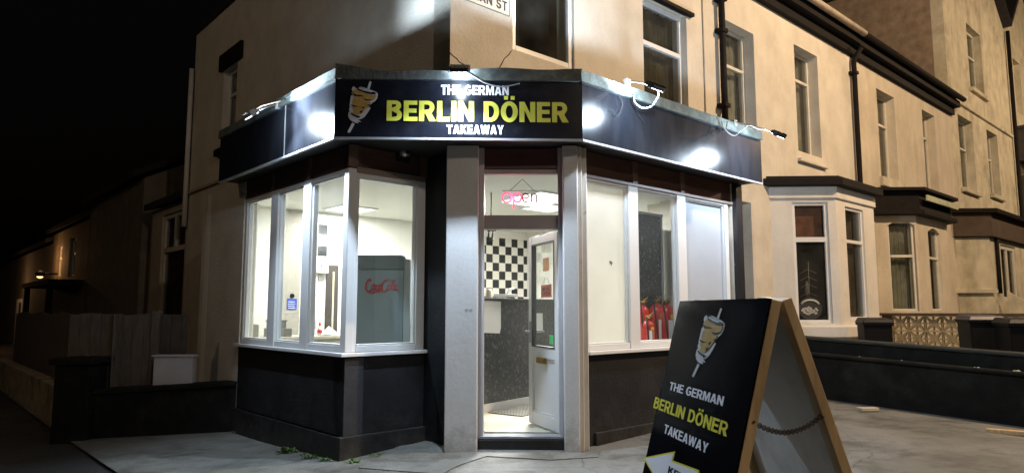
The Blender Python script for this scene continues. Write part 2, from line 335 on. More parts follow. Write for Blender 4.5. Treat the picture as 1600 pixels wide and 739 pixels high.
BLACKW = mat('black_masonry_paint', (0.011, 0.0115, 0.014), 0.7, basedirt=(.045, .042, .034), spec=.3, var=0.3, scale=5, bump=0.35, bscale=35, col2=(0.019, 0.0195, 0.023), c2scale=1.6, c2lo=.45, c2hi=.7)
BLACKP = mat('black_old_wall_paint', (0.010, 0.0105, 0.010), 0.85, spec=.15, var=0.35, scale=7, bump=0.9, bscale=22, col2=(0.024, 0.025, 0.021), c2scale=2.6, c2lo=.5, c2hi=.75)
LEAD = mat('mossy_lead_flashing', (0.085, 0.105, 0.095), 0.75, 0.0, spec=.25, var=0.35, scale=9, bump=0.6, bscale=30, col2=(0.05, 0.055, 0.05), c2scale=5, c2lo=.45, c2hi=.65)
LEADB = mat('dark_lead_flashing', (0.06, 0.07, 0.07), 0.55, 0.1, var=0.35, scale=9, bump=0.6, bscale=30, col2=(0.12, 0.14, 0.12), c2scale=6, c2lo=.5, c2hi=.7)
ALU = mat('aluminium_trim', (0.34, 0.35, 0.37), 0.4, 0.3, var=0.08)
SIGNB = mat('gloss_black_sign', (0.008, 0.009, 0.014), 0.24, var=0.2, scale=4, col2=(0.02, 0.022, 0.03), c2scale=6, c2lo=.5, c2hi=.8, spec=.3)
def streaky(name, base, dust):
    m = mat(name, base, 0.3, var=0.1, scale=5, spec=.4); nt = m.node_tree; N = nt.nodes; L = nt.links; b = N['Principled BSDF']
    tc = N.new('ShaderNodeTexCoord'); mp = N.new('ShaderNodeMapping'); mp.inputs['Scale'].default_value = (1.6, 1.6, .5)
    n = N.new('ShaderNodeTexNoise'); n.inputs['Scale'].default_value = 3; n.inputs['Detail'].default_value = 9; n.inputs['Roughness'].default_value = .6
    L.new(tc.outputs['Object'], mp.inputs[0]); L.new(mp.outputs[0], n.inputs[0])
    r = N.new('ShaderNodeMapRange'); r.inputs['From Min'].default_value = .3; r.inputs['From Max'].default_value = .8; r.inputs['To Max'].default_value = 1; L.new(n.outputs['Fac'], r.inputs[0])
    mx = N.new('ShaderNodeMix'); mx.data_type = 'RGBA'; L.new(r.outputs[0], mx.inputs['Factor']); mx.inputs['A'].default_value = (*base, 1); mx.inputs['B'].default_value = (*dust, 1)
    L.new(mx.outputs['Result'], b.inputs['Base Color'])
    r2 = N.new('ShaderNodeMapRange'); r2.inputs['To Min'].default_value = .17; r2.inputs['To Max'].default_value = .27; L.new(n.outputs['Fac'], r2.inputs[0]); L.new(r2.outputs[0], b.inputs['Roughness'])
    return m
SIGNS = streaky('dusty_black_sign', (0.006, 0.007, 0.010), (0.015, 0.016, 0.02))
YEL = mat('lime_yellow_letter', (0.78, 0.78, 0.10), 0.4, var=0.03)
YELB = mat('yellow_letter', (0.72, 0.66, 0.07), 0.4, var=0.03)
WHT = mat('white_letter', (0.80, 0.80, 0.84), 0.65, var=0.03)
LGREY = mat('light_grey_print', (0.52, 0.52, 0.54), 0.4, var=0.03)
GOLD = mat('gold_print', (0.42, 0.27, 0.08), 0.45, var=0.18, scale=30)
BLK = mat('black_print', (0.01, 0.01, 0.012), 0.35, var=0.1)
BLKPL = mat('black_plastic', (0.012, 0.012, 0.013), 0.5, spec=.25, var=0.15)
WHCAB = mat('white_cable', (0.36, 0.37, 0.38), 0.4, var=0.05)
SLATE = mat('dark_slate_roof', (0.03, 0.03, 0.032), 0.8, spec=.15, var=0.3, scale=8, bump=0.5)
GUTTER = mat('black_gutter_paint', (0.011, 0.0095, 0.009), 0.7, spec=.12, var=0.3, scale=9, bump=0.2)
GUTTERHL = mat('highlight_gutter', (0.40, 0.34, 0.27), 0.5, var=0.2)  # bright highlight along the gutter, put into a paler colour
WOOD = mat('pine_rail', (0.62, 0.45, 0.24), 0.55, var=0.16, scale=7, bump=0.2, bscale=30, stretch=(3, 3, .35), col2=(0.45, 0.30, 0.14), c2scale=4, c2lo=.5, c2hi=.7)
FENCEW = mat('weathered_fence_board', (0.12, 0.10, 0.08), 0.85, var=0.3, scale=8, bump=0.5, stretch=(4, 4, .5))
ROOMW = mat('room_white_wall', (0.80, 0.795, 0.745), 0.55, var=0.03, scale=2)
ROOMC_M = mat('room_ceiling', (0.72, 0.72, 0.68), 0.7, var=0.04, scale=2)
ROOMF = mat('cream_shop_floor', (0.58, 0.55, 0.45), 0.4, var=0.06, scale=5)
GRANITE = mat('speckled_dark_counter_panel', (0.025, 0.027, 0.03), 0.35, var=0.7, scale=45, col2=(0.10, 0.105, 0.11), c2scale=22, c2lo=.52, c2hi=.66)
GRANITE2 = mat('speckled_black_partition', (0.02, 0.021, 0.02), 0.4, var=0.7, scale=55, col2=(0.26, 0.27, 0.25), c2scale=38, c2lo=.56, c2hi=.64)
CURT = mat('net_curtain', (0.40, 0.39, 0.33), 0.95, var=0.3, scale=2.5, col2=(.20, .19, .14), c2scale=1.5)
CURTD = mat('dark_blind', (0.06, 0.055, 0.05), 0.9, var=0.3, scale=2, col2=(.20, .17, .09), c2scale=1.2, c2lo=.5, c2hi=.7)
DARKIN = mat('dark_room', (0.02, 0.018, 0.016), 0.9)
GLASS = glassmat('shop_glass', haze=0.02, refl=.8)
GLASSD = glassmat('house_glass', (0.8, 0.82, 0.8), haze=0.03, hcol=(.4, .38, .33))
STEEL = mat('stainless_steel', (0.55, 0.55, 0.54), 0.28, 0.9, var=0.1)
RED = mat('extinguisher_red', (0.50, 0.015, 0.012), 0.25, var=0.08, coat=.5)
BRASS = mat('brass', (0.45, 0.30, 0.09), 0.35, 0.9, var=0.2, scale=20)
PAPER = mat('white_paper', (0.78, 0.78, 0.76), 0.7, var=0.02)

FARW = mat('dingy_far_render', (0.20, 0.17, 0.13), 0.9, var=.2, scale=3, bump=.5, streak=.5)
# ------------------------------------------------------------------ ground
def brickgrid(): pass
def ground_mat(name, cols, rough, stain, crack, wet=0.0):
    m = bpy.data.materials.new(name); m.use_nodes = True; nt = m.node_tree; N = nt.nodes; L = nt.links; b = N['Principled BSDF']
    tc = N.new('ShaderNodeTexCoord')
    def noise(sc_, det, ro, dist=0, rot=0, sy=1):
        n = N.new('ShaderNodeTexNoise'); n.inputs['Scale'].default_value = sc_; n.inputs['Detail'].default_value = det; n.inputs['Roughness'].default_value = ro; n.inputs['Distortion'].default_value = dist
        mp = N.new('ShaderNodeMapping'); mp.inputs['Rotation'].default_value = (0, 0, R(rot)); mp.inputs['Scale'].default_value = (1, sy, 1); L.new(tc.outputs['Object'], mp.inputs[0]); L.new(mp.outputs[0], n.inputs[0]); return n.outputs['Fac']
    def rng(src, a, b_, c_=0, d=1):
        r = N.new('ShaderNodeMapRange'); r.inputs['From Min'].default_value = a; r.inputs['From Max'].default_value = b_; r.inputs['To Min'].default_value = c_; r.inputs['To Max'].default_value = d; L.new(src, r.inputs[0]); return r.outputs[0]
    def mixc(f, A, B):
        x = N.new('ShaderNodeMix'); x.data_type = 'RGBA'; L.new(f, x.inputs['Factor'])
        for k, v in (('A', A), ('B', B)):
            if isinstance(v, tuple): x.inputs[k].default_value = (*v, 1)
            else: L.new(v, x.inputs[k])
        return x.outputs['Result']
    c_ = mixc(rng(noise(.8, 6, .6), .4, .62), cols[0], cols[1])
    c_ = mixc(rng(noise(1.6, 12, .72, .25, -40, 1.8), .50, .64, 0, stain), c_, cols[2])
    c_ = mixc(rng(noise(5.5, 12, .75), .55, .68, 0, stain*.8), c_, cols[2])
    c_ = mixc(rng(noise(90, 3, .6), .35, .7, 0, .35), c_, cols[2])
    c_ = mixc(rng(noise(38, 4, .6), .66, .72, 0, .5), c_, cols[3])
    if crack:
        vo = N.new('ShaderNodeTexVoronoi'); vo.feature = 'DISTANCE_TO_EDGE'; vo.inputs['Scale'].default_value = .4
        mp = N.new('ShaderNodeMapping'); mp.inputs['Rotation'].default_value = (0, 0, R(48)); L.new(tc.outputs['Object'], mp.inputs[0])
        dn = N.new('ShaderNodeTexNoise'); dn.inputs['Scale'].default_value = 6; dn.inputs['Detail'].default_value = 5; L.new(tc.outputs['Object'], dn.inputs[0])
        ad = N.new('ShaderNodeVectorMath'); ad.operation = 'MULTIPLY_ADD'; L.new(dn.outputs['Color'], ad.inputs[0]); ad.inputs[1].default_value = (.10, .10, .10); L.new(mp.outputs[0], ad.inputs[2]); L.new(ad.outputs[0], vo.inputs[0])
        c_ = mixc(rng(vo.outputs['Distance'], .0012, .0032, .55, 0), c_, (.03, .03, .025))
    L.new(c_, b.inputs['Base Color'])
    L.new(rng(noise(2.4, 9, .7), .35, .65, rough-.2, rough+.12), b.inputs['Roughness'])
    bp = N.new('ShaderNodeBump'); bp.inputs['Strength'].default_value = .6; bp.inputs['Distance'].default_value = .012
    h1 = noise(60, 6, .7); h2 = noise(7, 8, .65); ad2 = N.new('ShaderNodeMath'); ad2.operation = 'ADD'; L.new(h1, ad2.inputs[0]); L.new(rng(h2, 0, 1, 0, 2.5), ad2.inputs[1])
    L.new(ad2.outputs[0], bp.inputs['Height']); L.new(bp.outputs['Normal'], b.inputs['Normal'])
    return m
CONC = ground_mat('worn_concrete', ((0.21, 0.21, 0.195), (0.15, 0.15, 0.132), (0.055, 0.053, 0.042), (0.30, 0.295, 0.27)), 0.6, .75, True)
TARM = ground_mat('tarmac', ((0.045, 0.045, 0.045), (0.035, 0.035, 0.033), (0.02, 0.02, 0.018), (0.09, 0.09, 0.085)), 0.75, .5, False)
def sheet(name, x0, x1, y0, y1, n, m, dz, clip=None):
    b = MB(); bm = b.bm; vs = {}
    for i in range(n+1):
        for j in range(n+1):
            x = x0 + (x1-x0)*i/n; y = y0 + (y1-y0)*j/n; vs[i, j] = bm.verts.new((x, y, gz(x, y) + dz))
    for i in range(n):
        for j in range(n):
            f = bm.faces.new((vs[i,j], vs[i+1,j], vs[i+1,j+1], vs[i,j+1])); f.smooth = True
    if clip:
        for co, no in clip: bmesh.ops.bisect_plane(bm, geom=bm.verts[:]+bm.edges[:]+bm.faces[:], plane_co=co, plane_no=no, clear_outer=True)
    o = obj(name, b, m); return struct(o)
sheet('ground', -140, 140, -60, 220, 140, TARM, -0.03)
PILC = atZ(115, 690, -0.24)          # foot of the boundary pillar
GY = PILC + V((0, 0, 0))
sheet('forecourt', -9, 13, -4, 16, 110, CONC, 0.0, [(tuple(PILC + nL*0.05), tuple(nL))])
# a broken lip of concrete laid along the front of the bay
lip = MB()
lp = [atZ(585, 722, gz(-1.2, 6.1)), atZ(622, 700, gz(-1, 6.4)), atZ(660, 694, 0), atZ(700, 702, 0), atZ(750, 700, 0), atZ(815, 697, 0), atZ(880, 699, 0), atZ(940, 700, 0), atZ(935, 712, 0), atZ(860, 716, 0), atZ(760, 712, 0), atZ(715, 724, 0), atZ(690, 738, -.02), atZ(560, 739, -.1)]
bmv = [lip.bm.verts.new((p.x, p.y, gz(p.x, p.y) + 0.008)) for p in lp]; bmv2 = [lip.bm.verts.new((p.x*1.0, p.y, gz(p.x, p.y) - 0.02)) for p in lp]
lip.bm.faces.new(bmv)
for i in range(len(lp)): lip.bm.faces.new((bmv[i], bmv2[i], bmv2[(i+1) % len(lp)], bmv[(i+1) % len(lp)]))
struct(obj('forecourt_patch', lip, CONC))

# ------------------------------------------------------------------ key planes
K = atY(703, 105, 6.95); K = V((K.x, K.y, 0))
UR = Fr(K, dR); UL = Fr(K, -dL)
c = atY(541, 400, 6.45); CB = V((c.x, c.y, 0))
SL = Fr(CB, -dL); BF = Fr(CB, dR)
bfl = BF.hit(664, 480)[0]; E1 = BF.p(bfl, 0)
RW = Fr(E1, -dL); rwl = RW.hit(696, 480)[0]
CH = Fr((0, 6.65, 0), (1, 0, 0))
SR = Fr((0.715, 6.71, 0), dR)
ZF0 = 2.87
flc = atZ(522, 215.5, ZF0); frc = atZ(910, 219, ZF0)
FL = Fr((flc.x, flc.y, 0), -dL); FRt = Fr((frc.x, frc.y, 0), dR); FF = Fr((flc.x, flc.y, 0), (frc.x-flc.x, frc.y-flc.y, 0))
fw = (frc - flc).length
ZF1 = FF.hit(910, 126)[1]
fl_len = -FL.hit(341, 294)[0]; fr_len = FRt.hit(1191, 286)[0]
print('K', K, 'flc', flc, 'frc', frc, 'ZF1', ZF1, 'flen', fl_len, fr_len, 'bfl', bfl, 'rwl', rwl)
sl_end = SL.hit(375, 480)[0]; sr_end = SR.hit(1157, 480)[0]
ZS = SR.hit(980, 545)[1]      # sill height
print('sl_end', sl_end, 'sr_end', sr_end, 'ZS', ZS)
ZCEIL = 2.78; ZFL = 0.118
sh_s = SL.p(sl_end, 0)
nR_end = sh_s.dot(nR)          # how far back the left end of the shop is
BACK = -9.65
def lines(d1, o1, d2, o2):     # meet of two planes n.x = o
    det = d1.x*d2.y - d1.y*d2.x
    return V(((o1*d2.y - o2*d1.y)/det, (d1.x*o2 - d2.x*o1)/det, 0))
oUL = K.dot(nL); oUR = K.dot(nR); oSL = CB.dot(nL); oSR = SR.o.dot(nR)
s_room = -(BACK - CB.dot(nR))*-1 if False else (BACK - CB.dot(nR))
P_le = lines(nR, BACK, nL, oSL)      # shop end wall meets the house wall
P_bl = P_le.copy()
endR = SR.p(sr_end, 0); oEnd = endR.dot(nL)
P_re = lines(nR, oUR, nL, oEnd); P_re2 = lines(nR, oUR, nL, oEnd-1.4); P_br = lines(nR, BACK, nL, oEnd-1.4)
ul_se = BACK - K.dot(nR); ur_se = (P_re - K).dot(UR.u)
ul_corner = UL.hit(300, 200)[0]
ZEL = UL.hit(312, 97)[1]; ZER = UR.hit(1470, 160)[1]
print('eaves', ZEL, ZER, 'ul_se', ul_se, 'ul_corner', ul_corner, 'ur_se', ur_se)
s_AB = UR.hit(1333, 200)[0]; s_pipe1 = UR.hit(1121, 100)[0]; s_BC = UR.hit(1486, 200)[0]; s_CD = UR.hit(1567, 45)[0]
print('s', s_pipe1, s_AB, s_BC, s_CD)

# ------------------------------------------------------------------ window builder
def window(parent, F, a0, a1, b0, b1, rec=0.12, fw_=0.06, trans=None, mull=None, fm=UPVC, curtain=CURT, cm=None, sill=None, glass=GLASSD, arch=0, drape=True, cside=0.0, name='window', dark=True):
    m = MB(); c0, c1 = -rec-0.05, -rec+0.01
    m.box(F, a0, a0+fw_, b0, b1, c0, c1); m.box(F, a1-fw_, a1, b0, b1, c0, c1)
    m.box(F, a0+fw_, a1-fw_, b0, b0+fw_, c0, c1-.001); m.box(F, a0+fw_, a1-fw_, b1-fw_, b1, c0, c1-.001)
    if trans: m.box(F, a0+fw_, a1-fw_, trans-fw_*.55, trans+fw_*.55, c0, c1+.006)
    if mull: m.box(F, mull-fw_*.5, mull+fw_*.5, b0+fw_, b1-fw_, c0, c1-.004)
    o = obj(name, m, fm, parent, bevel=0.006)
    g = MB(); g.box(F, a0+fw_*.8, a1-fw_*.8, b0+fw_*.8, b1-fw_*.8, c0+.02, c0+.026); obj('pane', g, glass, o)
    if dark:
        if curtain:
            cmx = MB(); n = 40; pr = None; x0 = a0 + (a1-a0)*cside
            for i in range(n+1):
                a = x0 + (a1-x0)*i/n; d = -rec-.16 + .018*math.sin(i*1.9)+.012*math.sin(i*.77)
                q = (cmx.bm.verts.new(F.p(a, b0, d)), cmx.bm.verts.new(F.p(a, b1, d)))
                if pr: f = cmx.bm.faces.new((pr[0], q[0], q[1], pr[1])); f.smooth = True
                pr = q
            obj('curtain', cmx, curtain, o, recalc=False)
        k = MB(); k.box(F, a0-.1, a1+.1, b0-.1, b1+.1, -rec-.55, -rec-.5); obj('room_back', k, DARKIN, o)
    if sill:
        s_ = MB(); s_.box(F, a0-.08, a1+.08, b0-.1, b0-.005, -rec+.012, sill); obj('sill', s_, fm if sill is True else RENDERED, o, bevel=.01)
    return o
def prect(F, x0, x1, yt, yb, c=0.0):
    """rectangle on plane F from the photograph: left/right edge, top at the left edge, bottom at the left edge"""
    a0, bt = F.hit(x0, yt, c); a1 = F.hit(x1, yt, c)[0]; bb = F.hit(x0, yb, c)[1]
    return a0, a1, bb, bt

# ================================================================== CORNER BUILDING
cb = thing('corner_building', 'cream corner building holding the lit takeaway with black lower walls', 'building', (K.x, K.y, 0))
# upper walls
w1 = prect(UR, 801, 896, -62, 77); w1 = (w1[0], w1[1], w1[2], w1[2]+1.62)
w2a0, w2t = UR.hit(1005, 59); w2a1 = UR.hit(1073, 60)[0]; w2 = (w2a0, w2a1, w2t-.95, w2t+.62)
uwl = prect(UL, 350, 371, 112, 232); 
m = MB(); ZT = max(ZEL, ZER) + .05
m.wall(UR, 0, s_pipe1, 3.2, ZER, [w1, w2], th=.3)
m.wall(UR, ur_se, s_pipe1+.0, -.3, 3.2, [], th=.3)
obj('front_wall', m, RENDERED, cb)
m = MB()
m.wall(UL, ul_corner, -.001, 3.2, ZER, [uwl], th=.3)
m.wall(UL, ul_corner, ul_se, -.4, 3.2, [], th=.3)
obj('side_wall', m, RENDERED, cb)
window(cb, UR, *w1, rec=.04, fw_=.075, trans=w1[2]+1.28, curtain=None, fm=UPVC)
window(cb, UR, *w2, rec=.10, fw_=.06, trans=w2t, curtain=CURTD, fm=UPVC)
window(cb, UL, *uwl, rec=.12, trans=(uwl[2]+(uwl[3]-uwl[2])*.68), fm=UPVCOLD)
m = MB(); m.box(UL, uwl[0]-.12, uwl[1]+.25, uwl[3]+.0, uwl[3]+.3, 0, .06); m.box(UL, uwl[0]-.1, uwl[1]+.2, uwl[2]-.12, uwl[2], 0, .09); obj('window_surround', m, GUTTER, cb, bevel=.01)
# small lintel over second window
m = MB(); m.box(UR, w2[0]-.05, w2[1]+.12, w2[3], w2[3]+.05, -.02, .07); obj('drip_moulding', m, GUTTER, cb)
# cracks in render, a raised line near the downpipe
m = MB()
def crack(pts, w=.006):
    P = [UR.p(*UR.hit(x, y), .0) for x, y in pts]; m.tube([p + UR.n*.001 for p in P], w, 5)
crack([(703, 83), (708, 88), (714, 92), (717, 97), (724, 101), (729, 107)]); crack([(799, 80), (795, 86), (788, 92), (784, 100), (779, 108)]); 
obj('render_cracks', m, mat('crack_dirt', (.10, .075, .05), .9), cb)
m = MB(); sA = UR.hit(1098, 60)[0]; m.tube([UR.p(sA, z, .012) for z in (3.5, 4.5, 5.5, ZER)], .012, 6); obj('surface_cable', m, mat('painted_cable', (.42, .38, .32), .7), cb)
# roof
def roofmesh(F, a0, a1, z, depth=4.0, rise=2.3, over=.28):
    m = MB(); th = .1
    m.hexa([F.p(a0, z, over), F.p(a1, z, over), F.p(a1, z+rise, -depth), F.p(a0, z+rise, -depth), F.p(a0, z+th, over), F.p(a1, z+th, over), F.p(a1, z+rise+th, -depth), F.p(a0, z+rise+th, -depth)])
    return m
m = roofmesh(UR, -.1, s_pipe1, ZER+.12, over=.24); obj('front_roof', m, SLATE, cb)
m = MB(); m.slab([UL.p(ul_corner-.05, 0, .05), UL.p(0, 0, .05), UR.p(.5, 0, -.3), UL.p(ul_corner-.05, 0, -4)], ZER+.0, ZER+.1); obj('side_roof', m, SLATE, cb)
m = MB(); m.box(UR, -.05, s_pipe1, ZER-.16, ZER+.12, 0, .2); m.box(UR, -.06, s_pipe1, ZER+.1, ZER+.2, .16, .3); obj('cornice', m, GUTTER, cb)
# rear corner downpipe
m = MB(); dp = UL.hit(301, 200)[0]; m.tube([UL.p(dp-.0, z, .07) for z in (2.9, 4, 5, ZEL-.1)], .045, 10); obj('rear_downpipe', m, WHITEPAINT, cb)
m = MB(); m.box(UL, dp-.16, dp-.07, 2.9, ZEL, .0, .06); obj('dark_edge_trim', m, GUTTER, cb)
# --- canopy that carries the fascia signs
IN = .05
A_ = FL.p(-fl_len, 0, -IN); B_ = lines(nL, FL.o.dot(nL)-IN, FF.n, FF.o.dot(FF.n)-IN); C_ = lines(FF.n, FF.o.dot(FF.n)-IN, nR, FRt.o.dot(nR)-IN); D_ = FRt.p(fr_len, 0, -IN)
A2 = lines(nL, oUL, nR, A_.dot(nR)); D2 = lines(nR, oUR, nL, D_.dot(nL))
m = MB(); m.slab([A_, B_, C_, D_, D2, K, A2], ZF0+.02, ZF1-.01); obj('canopy', m, mat('canopy_soffit', (.02, .02, .022), .6), cb)
m = MB()
for F, a0, a1, zz in ((FL, -fl_len, .03, .08), (FRt, -.03, fr_len, .09)):
    n = 14
    for i in range(n):
        x0 = a0+(a1-a0)*i/n; x1 = a0+(a1-a0)*(i+1)/n
        h0 = zz+.003*math.sin(i*2.1); h1 = zz+.003*math.sin((i+1)*2.1)
        m.hexa([F.p(x0,ZF1-.02,-.25),F.p(x1,ZF1-.02,-.25),F.p(x1,ZF1-.02,.03),F.p(x0,ZF1-.02,.03),F.p(x0,ZF1+h0+.03,-.25),F.p(x1,ZF1+h1+.03,-.25),F.p(x1,ZF1+h1,.02),F.p(x0,ZF1+h0,.02)])
obj('side_flashing', m, LEAD, cb)
m = MB(); n = 16
for i in range(n):
    x0 = fw*i/n; x1 = fw*(i+1)/n
    hh = lambda t: .075 + (.02 if t > fw*.52 else -.012) + .008*math.sin(t*9)+(.06*max(0, 1-t/.35))
    m.hexa([FF.p(x0,ZF1-.02,-.25),FF.p(x1,ZF1-.02,-.25),FF.p(x1,ZF1-.02,.035),FF.p(x0,ZF1-.02,.035),FF.p(x0,ZF1+hh(x0)+.02,-.25),FF.p(x1,ZF1+hh(x1)+.02,-.25),FF.p(x1,ZF1+hh(x1),.03),FF.p(x0,ZF1+hh(x0),.03)])
obj('front_flashing', m, LEADB, cb)
m = MB(); m.slab([A_, B_, C_, D_, D2, K, A2], ZF1-.008, ZF1+.02); obj('flat_roof', m, LEADB, cb)

# --- shop walls, black below the sills
def trap(m, F, a0, a1, z1, c0, c1, z0=-.5): m.box(F, a0, a1, z0, z1, c0, c1)
m = MB()
trap(m, SL, sl_end, 0, ZS-.04, -.2, -.0); 
trap(m, BF, 0.0, bfl, ZS-.04, -.2, .001)
m.box(RW, -.12, rwl+.05, -.4, ZF0+.01, -.15, 0.0)
trap(m, SR, 0.0, sr_end, ZS-.04, -.2, 0.0)
# plinth
pz = .15
m.hexa([*(V((q.x, q.y, -.5)) for q in (SL.p(sl_end,0,0), SL.p(.045,0,.045), BF.p(bfl,0,.045), BF.p(bfl,0,-.1))), *(V((q.x, q.y, pz)) for q in (SL.p(sl_end,0,.045), SL.p(.045,0,.045), BF.p(bfl,0,.045), BF.p(bfl,0,-.1)))])
m.box(SL, sl_end, 0, -.5, pz, -.01, .045)
m.box(SR, .1, sr_end, -.5, pz-.02, -.01, .03)
obj('shop_wall', m, BLACKW, cb, bevel=.008)
# raised black corner piece of the bay
m = MB(); m.box(BF, 0.004, .2, pz+.0, ZS-.05, .003, .018); obj('corner_patch', m, mat('black_patch_paint', (.028, .03, .036), .5, var=.2, scale=9, bump=.3), cb)
m = MB(); m.box(SR, sr_end-.115, sr_end+.03, -.4, ZF0+.01, -.2, .06); obj('pilaster', m, mat('black_chipped_paint', (.014, .014, .018), .4, var=.2, col2=(.4, .4, .4), c2scale=16, c2lo=.70, c2hi=.72, bump=.3), cb, bevel=.008)
# end walls, back wall, partition behind the house corner
m = MB()
eL = Fr(sh_s, dR); m.box(SL, s_room, sl_end, -.5, ZF0+.01, -.15, -.001); m.box(Fr(P_bl, dR), 0.0, 1.2, -.5, ZF0+.01, -.3, -.16)
m.box(Fr(endR, dL), 0.0, (P_re-endR).length, -.4, ZF0+.01, -.12, .0)
obj('end_wall', m, RENDERED, cb)
BW = Fr(P_bl, dR)
bl = (P_br-P_bl).length
m = MB()
m.box(BW, .0, bl+.1, 0, ZCEIL+.1, -.15, 0)
m.box(Fr(P_re2, dL), -.0, (P_br-P_re2).length+.1, 0, ZCEIL+.1, -.1, 0); m.box(SL, s_room, sl_end, 0, ZCEIL+.1, -.17, -.152)
obj('interior_wall', m, ROOMW, cb)
E1r = RW.p(rwl, 0)
oBF = CB.dot(nR)
poly_room = [SL.p(sl_end, 0, -.1), lines(nL, oSL-.1, nR, oBF-.1), BF.p(bfl+.1, 0, -.1), E1r+V((.12, .12, 0)), V((.80, 6.86, 0)), SR.p(.3, 0, -.1), SR.p(sr_end, 0, -.1), endR - nR*.0 + dL*.1, P_re, P_re2, P_br, P_bl]
m = MB(); m.slab(poly_room, -.3, ZFL); obj('shop_floor', m, ROOMF, cb)
m = MB(); m.slab(poly_room, ZCEIL, ZCEIL+.06); obj('shop_ceiling', m, ROOMC_M, cb)

# --- timber head band over the shop windows
def vtop(F, px, py, c=0): return F.hit(px, py, c)[1]
ZWT = vtop(SL, 541, 263)      # top of left window frame
ZWB = ZS
print('ZWT', ZWT, 'right', vtop(SR, 916, 272), 'SLsill', vtop(SL, 541, 548))
ZWR = vtop(SR, 985, 286)
m = MB()
m.box(SL, sl_end, -.0, ZWT+.002, ZF0+.01, -.12, -.02)
m.box(BF, 0.02, bfl, ZWT+.02, ZF0+.01, -.12, -.02)
m.box(SR, 0.0, sr_end-.115, ZWR+.002, ZF0+.01, -.12, -.02)
obj('head_band', m, BROWNB, cb)
m = MB()
for px in (482, 426): a = SL.hit(px, 290)[0]; m.box(SL, a-.03, a+.03, ZWT+.004, ZF0+.008, -.02, .01)
for px in (992, 1066): a = SR.hit(px, 290)[0]; m.box(SR, a-.04, a+.04, ZWR+.004, ZF0+.008, -.02, .01)
m.box(BF, 0.0, .10, ZWT+.02, ZF0+.008, -.02, .006)
m.box(BF, bfl-.09, bfl, ZWT+.02, ZF0+.008, -.02, .01)
obj('head_post', m, mat('brown_post', (.15, .10, .085), .5, var=.15), cb)
m = MB(); m.box(BF, .09, bfl-.02, ZWT-.035, ZWT+.02, -.09, .012); m.box(SR, 0.0, sr_end-.115, ZWR-.03, ZWR+.002, -.09, .012); obj('head_rail', m, BROWNT, cb, bevel=.005)

# --- shop windows: one frame per run, panes as sub-parts
def shopwin(F, a0, a1, b0, b1, posts, jl, jr, name='shop_window'):
    """posts: list of (a_left, a_right) between panes"""
    m = MB(); c0, c1 = -.09, -.005; fr = .06
    xs = [a0] + [x for p in posts for x in p] + [a1]
    m.box(F, a0, a0+jl, b0, b1, c0, c1); m.box(F, a1-jr, a1, b0, b1, c0, c1)
    for p, q in posts: m.box(F, p, q, b0, b1, c0, c1+.006)
    spans = []
    L_ = [a0+jl] + [q for p, q in posts]; R_ = [p for p, q in posts] + [a1-jr]
    for p, q in zip(L_, R_):
        m.box(F, p, q, b0, b0+fr, c0, c1-.003); m.box(F, p, q, b1-fr*.7, b1, c0, c1-.003)
        # inner bead
        bd = .016; z0, z1 = b0+fr, b1-fr*.7
        m.box(F, p, p+bd, z0, z1, c0+.01, c1-.02); m.box(F, q-bd, q, z0, z1, c0+.01, c1-.02); m.box(F, p+bd, q-bd, z0, z0+bd, c0+.01, c1-.02); m.box(F, p+bd, q-bd, z1-bd, z1, c0+.01, c1-.02)
        spans.append((p+bd*.6, q-bd*.6, z0+bd*.6, z1-bd*.6))
    return obj(name, m, UPVC, cb, bevel=.006), spans
def pane(o, F, sp, m=GLASS, name='pane'):
    g = MB(); g.box(F, sp[0], sp[1], sp[2], sp[3], -.062, -.056); return obj(name, g, m, o)
hx = lambda F, x, y=420: F.hit(x, y)[0]
wl, sp = shopwin(SL, hx(SL, 379), hx(SL, 541), ZWB, ZWT, [(hx(SL, 420), hx(SL, 431)), (hx(SL, 470.5), hx(SL, 482))], .06, .07)
for s_ in sp: pane(wl, SL, s_)
wf, sp = shopwin(BF, hx(BF, 541.2), hx(BF, 664), ZWB, ZWT-.03, [], hx(BF, 559)-hx(BF, 541.2), .10)
for s_ in sp: pane(wf, BF, s_)
wr, sp = shopwin(SR, 0.0, hx(SR, 1141), ZWB, ZWR-.01, [(hx(SR, 984), hx(SR, 999)), (hx(SR, 1060.5), hx(SR, 1074))], .05, .08)
FROST1 = frostmat('cream_frosted_glass', (0.90, 0.90, 0.84), .62); FROST2 = frostmat('bluish_frosted_film', (0.70, 0.75, 0.82), .4)
pane(wr, SR, sp[0], FROST1, 'frosted_pane'); pane(wr, SR, sp[1]); pane(wr, SR, sp[2], FROST2, 'frosted_pane')
g = MB(); a, b = SR.hit(961, 410); 
g.prism(SR, [(a-.02, b+.02), (a+.005, b+.012), (a+.025, b+.004), (a+.012, b-.012), (a+.006, b-.03), (a-.008, b-.012), (a-.025, b-.002)], -.054, -.051); obj('torn_mark', g, mat('mark_grey', (.10, .11, .10), .8), wr)
# sills
m = MB(); zsl = ZS
def corner_strip(F1, F2, off, z0, z1, a0, b1):
    c_ = lines(F1.n, F1.o.dot(F1.n)+off, F2.n, F2.o.dot(F2.n)+off)
    m.slab([F1.p(a0,0,off), c_, F2.p(b1,0,off), F2.p(b1,0,-.1), F2.p(.1,0,-.1), F1.p(-.1, 0, -.1), F1.p(a0,0,-.1)], z0, z1)
corner_strip(SL, BF, .055, ZS-.035, ZS, sl_end-.03, bfl+.03)
obj('window_sill', m, UPVC, cb, bevel=.006)
m = MB(); m.box(SR, 0.0, sr_end-.12, ZS-.035, ZS, -.1, .055); obj('window_sill', m, UPVC, cb, bevel=.006)

